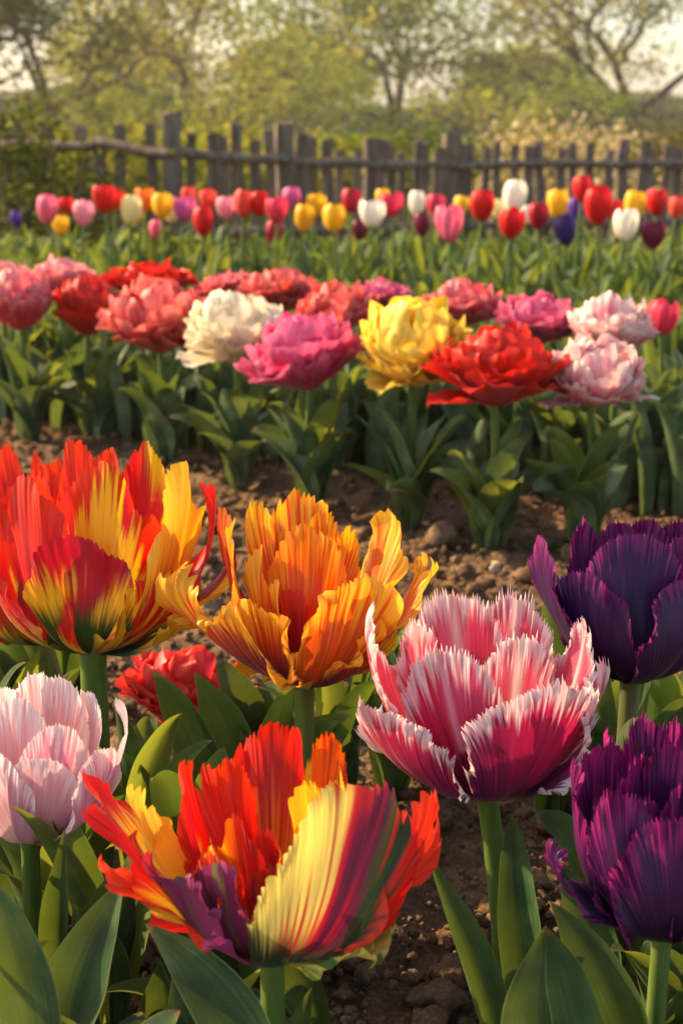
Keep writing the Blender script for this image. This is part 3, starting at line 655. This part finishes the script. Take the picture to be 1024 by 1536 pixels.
TM = {k: petal_mat('petal_'+k, streak=(10, 1.2), trans=.34, bump=.12, color=tuple(hexc(v)), lo=.86, hi=1.1) for k, v in COLS.items()}
BACK = [  # x, y centre, width px, colour, label
 (27, 330, 20, 'purple', 'small purple tulip alone at the left end of the back row'),
 (72, 316, 33, 'pink', 'pink tulip above the first yellow one, near the left end of the back row'),
 (102, 308, 23, 'red', 'small red tulip between the first two pink ones of the back row'),
 (93, 338, 27, 'yellow', 'low yellow tulip nearest the left end of the back row'),
 (127, 319, 33, 'palepink', 'light pink tulip left of the cream one, under a red pair'),
 (159, 301, 36, 'red', 'red tulip just left of the large cream one in the back row'),
 (174, 300, 26, 'scarlet', 'scarlet tulip half hidden behind the red one left of the large cream tulip'),
 (196, 315, 36, 'cream', 'large cream tulip in the left part of the back row'),
 (207, 321, 26, 'yellow', 'yellow tulip half hidden behind the large cream one'),
 (219, 302, 28, 'orange', 'only orange tulip of the back row'),
 (244, 309, 30, 'yellow', 'yellow tulip just right of the orange one'),
 (258, 321, 25, 'cream', 'small cream tulip between yellow and mauve pink tulips'),
 (276, 316, 30, 'mauve', 'mauve pink tulip overlapping the small cream one'),
 (235, 345, 25, 'pink', 'small low pink tulip beneath the yellow one next to the orange tulip'),
 (286, 297, 24, 'coral', 'small coral tulip behind the mauve pink one'),
 (314, 298, 27, 'coral', 'coral red tulip above the low bright red one in the left half'),
 (306, 334, 34, 'red', 'low bright red tulip in the left half of the back row'),
 (341, 313, 31, 'palepink', 'pale pink tulip left of the salmon one'),
 (366, 309, 32, 'coral', 'salmon coral tulip between a pale pink and a red one'),
 (390, 305, 32, 'red', 'red tulip tucked behind the salmon one'),
 (417, 316, 34, 'rose', 'rose pink tulip above the small dark crimson one'),
 (437, 298, 30, 'mauve', 'magenta pink tulip right behind the rose pink one, taller'),
 (410, 350, 28, 'crimson', 'small low dark crimson tulip in the left centre of the back row'),
 (455, 331, 33, 'yellow', 'left one of the three clustered yellow tulips'),
 (473, 309, 30, 'yellow', 'rear one of the three clustered yellow tulips'),
 (501, 326, 36, 'yellow', 'right and largest one of the three clustered yellow tulips'),
 (527, 301, 35, 'crimson', 'crimson pink tulip right above the yellow cluster'),
 (558, 321, 36, 'white', 'white tulip between crimson pink and rose pink tulips'),
 (540, 345, 25, 'maroon', 'small low maroon tulip under the white one'),
 (573, 298, 25, 'yellow', 'yellow tulip mostly hidden behind a rose pink one, centre of the row'),
 (589, 305, 34, 'rose', 'rose pink tulip right of the white one in the centre'),
 (625, 308, 27, 'white', 'slim white tulip left behind the pink one'),
 (652, 307, 31, 'rose', 'rose pink tulip just right of the slim white one'),
 (632, 338, 29, 'maroon', 'low dark rose tulip beneath the slim white one'),
 (675, 338, 40, 'pink', 'large low pink tulip right of the dark rose one'),
 (690, 309, 27, 'yellow', 'yellow tulip left of the large red one'),
 (722, 308, 42, 'red', 'large red tulip with a white one on its right'),
 (768, 299, 37, 'white', 'tall white tulip above the low red one'),
 (748, 316, 24, 'cream', 'small cream tulip between the large red and tall white ones'),
 (765, 336, 39, 'red', 'low red tulip beneath the tall white one'),
 (788, 322, 22, 'white', 'narrow white tulip half hidden behind the crimson rose one'),
 (807, 325, 36, 'crimson', 'crimson rose tulip left of a yellow one in the right half'),
 (835, 308, 33, 'yellow', 'yellow tulip above the two purple ones'),
 (863, 315, 28, 'purple', 'purple tulip half hidden left of the biggest red one'),
 (849, 349, 38, 'dpurple', 'low deep purple tulip, biggest purple one of the back row'),
 (872, 286, 31, 'red', 'red tulip standing highest behind the biggest red one'),
 (895, 310, 44, 'red', 'biggest red tulip of the back row, in the right part'),
 (919, 316, 26, 'scarlet', 'scarlet tulip hidden behind the biggest red and the white one'),
 (949, 310, 36, 'yellow', 'yellow tulip above the cream white one near the right end'),
 (937, 339, 38, 'white', 'cream white tulip near the right end of the back row'),
 (984, 307, 34, 'red', 'red tulip above the dark maroon one near the right end'),
 (977, 352, 38, 'maroon', 'dark maroon tulip near the right end of the back row'),
 (1013, 311, 26, 'coral', 'orange red tulip at the right edge of the back row'),
]
def single_tulip(x, y, wp, colr, lab, Y, i, nl=4):
    rng = np.random.default_rng(500+i); pi = i % 3; hr = (1.22, 1.32, 1.12)[pi]
    wp = wp*.88; B = at(x, y+wp*hr*.55, Y); pm = depth(B)/F; Wd = wp*pm
    root = thing('tulip', (B[0], B[1], float(gz(B[0], B[1]))), lab, 'tulip', 'single tulips of the back row' if nl == 4 else None)
    stem(root, (B[0], B[1], root.location[2]), B, .0042, lean=(rng.uniform(-.02, .02), 0))
    szz = rng.uniform(.9, 1.1); opn = rng.choice([0., .04, .10, .2]); rz = rng.uniform(0, 6.28); tl = (rng.normal(0, .05), rng.normal(0, .05))
    for k in range(6):
        o = bpy.data.objects.new('petal', tmesh(pi, k)); sc.collection.objects.link(o); o.parent = root
        o.material_slots[0].link = 'OBJECT'; o.material_slots[0].material = TM[colr]
        o.location = [float(v) for v in B-np.array(root.location)]; o.scale = (Wd*.9, Wd*.9, Wd*szz); az = k*math.pi/3
        q = Quaternion((1, 0, 0), tl[0]) @ Quaternion((0, 1, 0), tl[1]) @ Quaternion((0, 0, 1), rz) @ Quaternion((math.cos(az), math.sin(az), 0), float(opn*rng.uniform(.2, 1.2)))
        o.rotation_mode = 'QUATERNION'; o.rotation_quaternion = q
    clump(root, B[0], B[1], nl, .22, .07, .04, rng, mats=(M_LEAF2, M_LEAF, M_LEAF2), n=12, m=5)
for i, (x, y, wp, colr, lab) in enumerate(BACK):
    single_tulip(x, y, wp, colr, lab, 3.3*(42/wp)**.55, i)
single_tulip(990, 476, 48, 'rose', 'coral rose single tulip at the right edge beside the pink and white double tulip', 2.2, 90, nl=5)

# dense leaves between the rows
def leaf_mass(name, label, n, box, h, W, seed, mats, ybias=1.0):
    rng = np.random.default_rng(seed); Vs, Qs, Us, k = [], [], [], 0
    nn_, mm = 11, 5; u = np.linspace(0, 1, nn_); v = np.linspace(-1, 1, mm); U, Vv = np.meshgrid(u, v, indexing='ij'); Q = quads(nn_, mm)
    w_ = ((u+.08)**.5*(1-u)**.85); w_ /= w_.max(); w_[-1] = .004
    for i in range(n):
        x, y = box(rng); g = float(gz(x, y)); az = rng.uniform(0, 6.28); d = np.array([math.sin(az), math.cos(az), 0])
        hh = h*rng.uniform(.6, 1.15); B = np.array([x, y, g-.005]); T = B+d*hh*rng.uniform(.15, .75)+Z*hh
        C = (B, B+Z*.5*hh, B+(T-B)*.66+Z*rng.uniform(.1, .4)*hh, T); cen = bez(C, u); tg = nrm(dbez(C, u))
        f = nrm(-d+Z*.3+rng.normal(0, .4, 3)); b = nrm(np.cross(tg, f)); no = np.cross(b, tg); ww = W*rng.uniform(.6, 1.2)/2
        P = cen[:, None]+b[:, None]*(Vv*w_[:, None]*ww)[..., None]+no[:, None]*(np.abs(Vv)**1.5*.5*w_[:, None]*ww)[..., None]
        Vs.append(P.reshape(-1, 3)); Qs.append(Q+k); Us.append(np.stack([Vv, U], -1).reshape(-1, 2)); k += nn_*mm
    tag(build(name, np.concatenate(Vs), np.concatenate(Qs), mats, uv=np.concatenate(Us)), label, 'leaves', kind='stuff')
def box3(r):
    y = r.uniform(2.75, 5.2); return r.uniform(-.30, .36)*y+.02, y
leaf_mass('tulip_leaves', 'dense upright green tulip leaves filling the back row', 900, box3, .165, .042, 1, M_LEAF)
leaf_mass('tulip_leaves', 'fresh tulip leaves coloured lighter as if sunlit, standing up between the stems of the back row', 360, box3, .19, .042, 4, M_LEAF2)  # sunlit look of this mass is put into the lighter leaf colour
def box2(r):
    x = r.uniform(-.75, .62); y0 = 2.1-.55*x; return x, r.uniform(y0, y0+.55)
leaf_mass('tulip_leaves', 'green tulip leaves packed under the double tulips of the middle row', 700, box2, .165, .042, 2, M_SAGE)

# ------------------------------------------------------------------ foreground leaves
def leaf_plant(label, leaves, px, py, Y):
    p = at(px, py, Y); g = CAM+(p-CAM)*(CAMZ/(CAMZ-p[2]))
    r_ = thing('tulip_plant', (g[0], g[1], 0), label, 'tulip plant')
    for l in leaves: px_leaf(r_, **l)
    return r_
def Lf(b, t, W, Yb, Yt=None, **k): return dict(b=b, t=t, W=W, Yb=Yb, Yt=Yt, **k)
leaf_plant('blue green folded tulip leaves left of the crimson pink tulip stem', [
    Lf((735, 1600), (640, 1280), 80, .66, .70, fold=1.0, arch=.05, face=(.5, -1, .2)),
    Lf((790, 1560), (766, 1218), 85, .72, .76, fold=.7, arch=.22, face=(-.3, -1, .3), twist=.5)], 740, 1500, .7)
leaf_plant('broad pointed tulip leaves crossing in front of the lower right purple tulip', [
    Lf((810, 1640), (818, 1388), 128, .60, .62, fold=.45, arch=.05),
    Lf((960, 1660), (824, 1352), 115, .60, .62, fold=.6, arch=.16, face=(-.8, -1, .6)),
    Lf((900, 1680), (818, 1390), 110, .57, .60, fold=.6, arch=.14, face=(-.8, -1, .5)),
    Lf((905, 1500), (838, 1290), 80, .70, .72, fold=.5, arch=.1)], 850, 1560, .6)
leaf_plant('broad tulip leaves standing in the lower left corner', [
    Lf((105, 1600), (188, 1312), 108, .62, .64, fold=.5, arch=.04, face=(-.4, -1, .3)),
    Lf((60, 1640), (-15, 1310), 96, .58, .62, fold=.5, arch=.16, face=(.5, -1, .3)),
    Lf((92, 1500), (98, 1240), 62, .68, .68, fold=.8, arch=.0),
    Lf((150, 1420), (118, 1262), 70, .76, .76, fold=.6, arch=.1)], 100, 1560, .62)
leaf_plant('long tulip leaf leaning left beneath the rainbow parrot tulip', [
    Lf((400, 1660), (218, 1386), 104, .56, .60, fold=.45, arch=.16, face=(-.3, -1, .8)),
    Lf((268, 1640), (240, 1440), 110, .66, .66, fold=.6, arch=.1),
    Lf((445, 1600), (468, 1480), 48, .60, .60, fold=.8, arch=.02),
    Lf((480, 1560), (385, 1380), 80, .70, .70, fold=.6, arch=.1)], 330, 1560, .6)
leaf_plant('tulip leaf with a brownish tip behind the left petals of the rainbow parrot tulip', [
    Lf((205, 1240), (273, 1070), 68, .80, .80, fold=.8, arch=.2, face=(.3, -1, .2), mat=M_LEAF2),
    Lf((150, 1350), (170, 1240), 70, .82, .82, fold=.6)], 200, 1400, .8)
FILL = [
 (-70, .66, 'tall leaf clump added for shade and reaching in from the left edge in front of the pale pink tulip', .19), (-150, .74, 'leaf clump added for shade beyond the left edge beside the pale pink tulip', .21), (-60, .86, 'leaf clump added for shade at the left edge under the cut off red parrot tulip', .19),  # clumps off the left edge, added to shade the lower left leaves
 (40, .57, 'low leaf clump in the lower left corner', .10), (165, .585, 'low leaf clump left of the leaf leaning under the rainbow tulip', .10), (330, .60, 'low dark leaf clump beside the stem of the rainbow tulip', .09),
 (960, .57, 'low leaf clump in front of the lower purple tulip stem', .09),
 (30, 1.02, 'shaded leaf clump behind the pale pink tulip at the left edge', .17), (120, 1.08, 'leaf clump under the large red and yellow parrot tulip', .17),
 (210, .86, 'dark leaf clump below the low coral red double tulip', .17), (300, .80, 'leaf clump directly behind the rainbow parrot tulip on its left', .17),
 (400, .98, 'leaf clump under the orange parrot tulip on its left', .17), (510, 1.0, 'leaf clump under the orange parrot tulip on its right', .16),
 (590, 1.02, 'slim leaf clump between the orange and crimson pink tulips', .13), (830, .98, 'leaf clump behind the crimson pink tulip on its right', .19),
 (900, .92, 'leaf clump left of the brown stem under the upper purple tulip', .18), (985, .95, 'leaf clump right of the brown stem under the upper purple tulip', .18),
 (450, .76, 'leaf clump hidden behind the rainbow parrot tulip on its right', .13), (930, .76, 'dark leaf clump behind the ruffled lower purple tulip', .17),
 (60, .80, 'leaf clump behind the stem of the pale pink tulip', .16), (1010, .70, 'leaf clump at the right edge behind the lower purple tulip stem', .15),
 (160, .72, 'dark leaf clump between the pale pink and rainbow tulips', .17), (330, .68, 'leaf clump in shade under the rainbow parrot tulip', .13),
 (560, 1.22, 'small leaf clump on the soil behind the orange parrot tulip', .10)]
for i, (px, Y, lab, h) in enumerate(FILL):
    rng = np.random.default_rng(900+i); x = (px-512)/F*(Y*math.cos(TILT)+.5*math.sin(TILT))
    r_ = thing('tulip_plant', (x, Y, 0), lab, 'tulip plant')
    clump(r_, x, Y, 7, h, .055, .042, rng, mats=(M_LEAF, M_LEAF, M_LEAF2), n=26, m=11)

# ------------------------------------------------------------------ fence
fence_pts = [(-40, 212, 6.4), (145, 205, 6.3), (255, 170, 6.2), (427, 187, 6.8), (552, 205, 7.4), (678, 200, 8.0), (935, 208, 8.2), (1120, 215, 8.4)]
def boxm(cx, cy, z0, z1, wx, wy, rng, lean=0, point=0, ang=0):
    zs = np.linspace(z0, z1, 7); V = []
    ph = rng.uniform(0, 6)
    for j, z in enumerate(zs):
        s = 1+.06*math.sin(j*1.7+ph); x = cx+lean*(z-z0)+.004*math.sin(j*2+ph)
        for sx, sy in ((-1, -1), (1, -1), (1, 1), (-1, 1)):
            ex, ey = sx*wx*s/2, sy*wy*s/2
            V.append((x+ex*math.cos(ang)-ey*math.sin(ang), cy+ex*math.sin(ang)+ey*math.cos(ang), z+(rng.uniform(-.5, .5)*wx*.35 if j == 6 else 0)))
    V = np.array(V)
    Fc = []
    for j in range(6):
        for k in range(4): Fc.append((j*4+k, j*4+(k+1) % 4, j*4+4+(k+1) % 4, j*4+4+k))
    Fc.append((24, 25, 26, 27)); Fc.append((3, 2, 1, 0)); return V, np.array(Fc)
def make_fence():
    rng = np.random.default_rng(8)
    P = [at(*p) for p in fence_pts]; root = thing('wooden_fence', (P[3][0], P[3][1], float(gz(0, 7))), 'weathered grey brown rustic picket fence across the back of the garden', 'fence')
    for i, p in enumerate(P):
        big_ = i in (2, 3, 5); wdt = .085 if big_ else .06; g = float(gz(p[0], p[1]))
        V, Fc = boxm(p[0], p[1], g-.05, p[2], wdt*(1.15 if i == 5 else 1), wdt, rng, lean=rng.uniform(-.02, .02), ang=.15); build('post', V, Fc, M_WOOD, root, smooth=False)
        if i == len(P)-1: break
        q = P[i+1]; L = np.linalg.norm((q-p)[:2]); n = max(2, int(L/(.105 if i < 4 else .09)))
        rz = [at(px, py, Y)[2] for px, py, Y in ((fence_pts[i][0], (222, 216, 229, 240, 246, 248, 246, 248)[i], fence_pts[i][2]), (fence_pts[i+1][0], (222, 216, 229, 240, 246, 248, 246, 248)[i+1], fence_pts[i+1][2]))]
        for drop in (0, -.34):
            a_, b_ = np.array([p[0], p[1]-.05, rz[0]+drop]), np.array([q[0], q[1]-.05, rz[1]+drop])
            t = np.linspace(0, 1, 9)[:, None]; path = a_*(1-t)+b_*t; path[:, 2] += .008*np.sin(t[:, 0]*5+i)
            V, Q = tube(path, .024, 7); build('rail', V, Q, M_WOOD, root)
        for k in range(1, n):
            f = k/n+rng.normal(0, .08/n); c = p*(1-f)+q*f; top = (rz[0]*(1-f)+rz[1]*f)+rng.uniform(.07, .17)*(1.0 if i < 3 else .85)
            V, Fc = boxm(c[0], c[1], g-.03, top, rng.uniform(.042, .068), .018, rng, lean=rng.normal(0, .03), ang=.1); build('picket', V, Fc, M_WOOD, root, smooth=False)
make_fence()

# ------------------------------------------------------------------ trees and shrubs
def leaf_quads(C, size, rng, cols):
    n = len(C); a = nrm(rng.normal(0, 1, (n, 3))); b = nrm(np.cross(a, rng.normal(0, 1, (n, 3)))); s = size*rng.uniform(.6, 1.4, (n, 1))
    V = np.stack([C-a*s, C+b*s*.55, C+a*s, C-b*s*.55], 1).reshape(-1, 3)
    Q = np.arange(4*n).reshape(n, 4); cc = np.repeat(cols, 4, 0); return V, Q, cc
def leafcols(n, rng, base, var=.35):
    b = [hexc(c) for c in base]; idx = rng.integers(0, len(b), n); c = np.array(b)[idx]
    return c*rng.uniform(1-var, 1+var, (n, 1))
def tree(px, Y, h, cw, seed, label, base, nleaf=15000, fork=.28, tr=.2, size=.11, depthn=6, clear=.3):
    rng = np.random.default_rng(seed); x = (px-512)/F*(Y*math.cos(TILT)); g = float(gz(x, Y))
    root = thing('tree', (x, Y, g), label, 'tree', 'trees behind the fence'); Vs, Qs, k = [], [], 0; tips = []
    def grow(p, d, ln, r, lev):
        nonlocal k
        n = 6; path = [p]
        for j in range(n-1):
            d = nrm(d+rng.normal(0, .10, 3)+Z*(.02 if lev else .0)); p = p+d*ln/(n-1); path.append(p)
        V, Q = tube(np.array(path), np.linspace(r, r*.66, n), 6); Vs.append(V.reshape(-1, 3)); Qs.append(Q+k); k += len(V.reshape(-1, 3))
        if lev >= depthn-4: tips.extend([(q, lev) for q in path[1:]])
        if lev == depthn: return
        m = 4 if lev == 0 else 3 if lev < 3 else 2
        for j in range(m):
            az = j*6.28/m+rng.uniform(-.6, .6); sp = rng.uniform(.35, .85) if lev else rng.uniform(.35, .95)
            s1 = nrm(np.cross(d, [.2, .3, .9] if abs(d[2]) < .9 else RIGHT)); s2 = np.cross(d, s1)
            nd = nrm(d*math.cos(sp)+(s1*math.cos(az)+s2*math.sin(az))*math.sin(sp)*np.array([cw/h*1.3, cw/h*1.3, 1]))
            grow(p, nd, ln*rng.uniform(.62, .86) if lev else h*.26, r*rng.uniform(.5, .68), lev+1)
    grow(np.array([x, Y, g-.1]), nrm(np.array([rng.normal(0, .06), 0, 1])), h*fork, tr, 0)
    build('trunk', np.concatenate(Vs), np.concatenate(Qs), M_BARK, root)
    tp = np.array([t[0] for t in tips]); sel = tp[rng.integers(0, len(tp), nleaf)]
    C = sel+rng.normal(0, h*.045, (nleaf, 3))
    V, Q, cc = leaf_quads(C, size, rng, leafcols(nleaf, rng, base)); build('crown', V, Q, M_FOL, root, col=cc, smooth=False)
YG = ['8a8a2a', '6c7426', 'a08a34', '7c7c22']; DG = ['4c5a20', '5c6a24', '3c4c1c', '7a7c30']; OL = ['86783c', '6c6a34', 'a09048']
tree(60, 34, 6.8, 6, 1, 'tall bare branched tree with brown olive leaves behind the left part of the fence', ['7c7428', '948634', '646824'], 4200, tr=.17, size=.075, fork=.17)
tree(285, 42, 7.0, 6.5, 2, 'golden leaved tree between the two left fence posts', ['9c9c3a', '8c9434', 'bcb048'], 6000, tr=.18, size=.095, fork=.16)  # golden tone comes from the leaf colours
tree(600, 50, 8.6, 10, 3, 'large round green tree behind the centre of the fence', ['6c7c2c', '7c8834', '586a26', '98983c'], 13000, tr=.25, size=.105, fork=.10)
tree(955, 46, 8.0, 9, 4, 'dark trunked sparse tree behind the right end of the fence', ['98944c', '848a44', 'b4ac60'], 9500, tr=.32, size=.09, fork=.13)
tree(455, 66, 5.4, 5, 5, 'pale green tree left of the large round green tree, farther away', ['94a040', '7c8c38', 'a8a848'], 9000, size=.13, tr=.22, fork=.13)
tree(160, 60, 6.0, 6, 6, 'hazy olive tree between the tall bare one and the golden one', ['8c9444', 'a4a04c'], 9000, size=.13, tr=.22, fork=.13)
tree(800, 70, 5.2, 6, 7, 'distant yellow green tree between the round green and the sparse tree', ['94a040', '7c8c38', 'a8a848'], 9000, size=.14, tr=.22, fork=.13)
tree(-60, 26, 5.0, 4.5, 8, 'dark leaved tree at the left edge with low branches', ['5c5e20', '6c6c28', '4a5020'], 14000, size=.065, fork=.12, tr=.13)  # darker leaf colours than the other trees
def shrub(px, Y, wd, h, seed, label, base, n, size, name='shrub', var=.4):
    rng = np.random.default_rng(seed); x = (px-512)/F*(Y*math.cos(TILT)); g = float(gz(x, Y)); root = thing(name, (x, Y, g), label, 'shrub')
    K = 26; cs = np.stack([rng.normal(0, wd*.27, K), rng.normal(0, wd*.2, K), h*rng.uniform(.12, .92, K)], -1); cs[:, 2] *= 1-.5*np.abs(cs[:, 0])/wd
    Vs, Qs, k = [], [], 0
    for c in cs:
        t = np.linspace(0, 1, 5)[:, None]; path = c*t; path[:, 2] = c[2]*t[:, 0]**.7; V, Q = tube(path+np.array([x, Y, g-.03]), .012*h*np.linspace(1, .3, 5), 5)
        Vs.append(V.reshape(-1, 3)); Qs.append(Q+k); k += len(Vs[-1])
    build('stem', np.concatenate(Vs), np.concatenate(Qs), M_BARK, root)
    C = cs[rng.integers(0, K, n)]+rng.normal(0, 1, (n, 3))*np.array([wd*.11, wd*.11, h*.11]); C[:, 2] = np.abs(C[:, 2])
    V, Q, cc = leaf_quads(C+np.array([x, Y, g]), size, rng, leafcols(n, rng, base, var)); build('foliage', V, Q, M_FOL, root, col=cc, smooth=False)
shrub(10, 5.7, .75, .72, 21, 'dark leafy shrub in front of the fence at the left edge', ['4a5218', '6a6a20', '3c4416'], 2600, .018)
shrub(-20, 7.6, 1.0, .8, 30, 'dark bush behind the fence at the left edge', ['3a4216', '5a5418', '2c3412'], 7000, .02)  # dark leaf colours
for i, (px, Y, wd, h, lab, base) in enumerate([
    (150, 12, 2.2, 0.78, 'yellow green bush behind the leftmost pickets', ['8a8422', '6a701e']), (340, 13, 2.4, 0.81, 'bright yellow green bush between the two tall left posts', ['9a9a2a', '7a8422', 'b09c30']),
    (500, 14, 2.6, 0.78, 'light green bush behind the fence left of centre', ['8c9030', '6c7828']), (640, 15, 2.6, 0.81, 'darker green bush behind the fence post right of centre', ['4a5a20', '5e6a26']),
    (1010, 14, 2.6, 0.81, 'olive bush behind the right end of the fence', ['5a5a26', '7a7034']), (780, 16, 2.4, 0.67, 'green bush behind the flowering bush', ['5c6a28', '747a30'])]):
    shrub(px, Y, wd, h, 40+i, lab, base, 7000, .035)
shrub(845, 9.4, 1.3, .95, 31, 'flowering bush with cream blossom leaning over the right part of the fence', ['c8b078', 'a8965c', '7c7434', 'd8c494'], 3600, .022, name='flowering_shrub')
for i, (px, Y, h, lab) in enumerate([(120, 27, 2.3, 'slender young tree right of the tall bare one'), (215, 30, 2.5, 'slender young tree left of the golden one'), (370, 29, 2.4, 'slender young tree right of the golden one'),
    (500, 33, 2.7, 'slender young tree left of the large round green one'), (720, 31, 2.4, 'slender young tree right of the large round green one'), (860, 34, 2.6, 'slender young tree left of the dark trunked one')]):
    tree(px, Y, h*.95, 3.2, 70+i, lab+' with thin yellow green leaves', [['949838', 'a8a440'], ['7c8c38', '94a040']][i % 2], 900, tr=.05, size=.06, fork=.16)
def woodland():
    rng = np.random.default_rng(60); n = 60000; xs = rng.uniform(-60, 60, n); top = 1.3+1.7*fbm(xs*.12, xs*0, 3, 4)*1.3
    C = np.stack([xs, 95+rng.uniform(-6, 6, n), gz(0, 95)+top*rng.uniform(0, 1, n)**.8], -1)
    V, Q, cc = leaf_quads(C, .34, rng, leafcols(n, rng, ['5c662c', '6c7430', '505c28', '7c7c38'], .3))
    tag(build('far_woodland', V, Q, M_FOL, col=cc, smooth=False), 'far olive green woodland behind all the garden trees', 'woodland', kind='stuff')
woodland()
def grass():
    rng = np.random.default_rng(61); n = 26000; Y = 4.2*np.exp(rng.uniform(0, math.log(40/4.2), n)); x = rng.uniform(-.42, .42, n)*Y
    keep = (Y > 5.2) | (x < -.24*Y); Y, x = Y[keep], x[keep]; n = len(Y); g = gz(x, Y)
    d = rng.normal(0, .3, (n, 3)); d[:, 2] = 1; d = nrm(d); hh = (rng.uniform(.05, .14, n)*(1+Y*.04))[:, None]; s = nrm(np.cross(d, rng.normal(0, 1, (n, 3))))*hh*.08*(1+Y[:, None]*.05)
    B = np.stack([x, Y, g-.01], -1); V = np.stack([B-s, B+s, B+d*hh+s*.2, B+d*hh-s*.2], 1).reshape(-1, 3)
    tag(build('grass', V, np.arange(4*n).reshape(n, 4), M_FOL, col=np.repeat(leafcols(n, rng, ['4c5c1c', '5c6c22', '3c5420'], .3), 4, 0), smooth=False), 'rough green grass around and behind the fence', 'grass', kind='stuff')
grass()

# ------------------------------------------------------------------ haze
def haze():
    x, y0, y1, z0, z1 = 1160, -3, 424, -1.6, 17
    V = [(sx*x, sy, sz) for sz in (z0, z1) for sx, sy in ((-1, y0), (1, y0), (1, y1), (-1, y1))]
    Fc = [(0, 3, 2, 1), (4, 5, 6, 7), (0, 1, 5, 4), (1, 2, 6, 5), (2, 3, 7, 6), (3, 0, 4, 7)]
    m, ns, ls = newmat('haze'); v = N(ns, 'VolumePrincipled'); v.inputs['Density'].default_value = .0014; v.inputs['Color'].default_value = (1, .95, .86, 1)
    v.inputs['Anisotropy'].default_value = .35; o = N(ns, 'OutputMaterial'); ls.new(v.outputs[0], o.inputs['Volume'])
    tag(build('haze', V, Fc, m, smooth=False), 'thin warm evening haze over the garden', 'haze', kind='stuff')
haze()
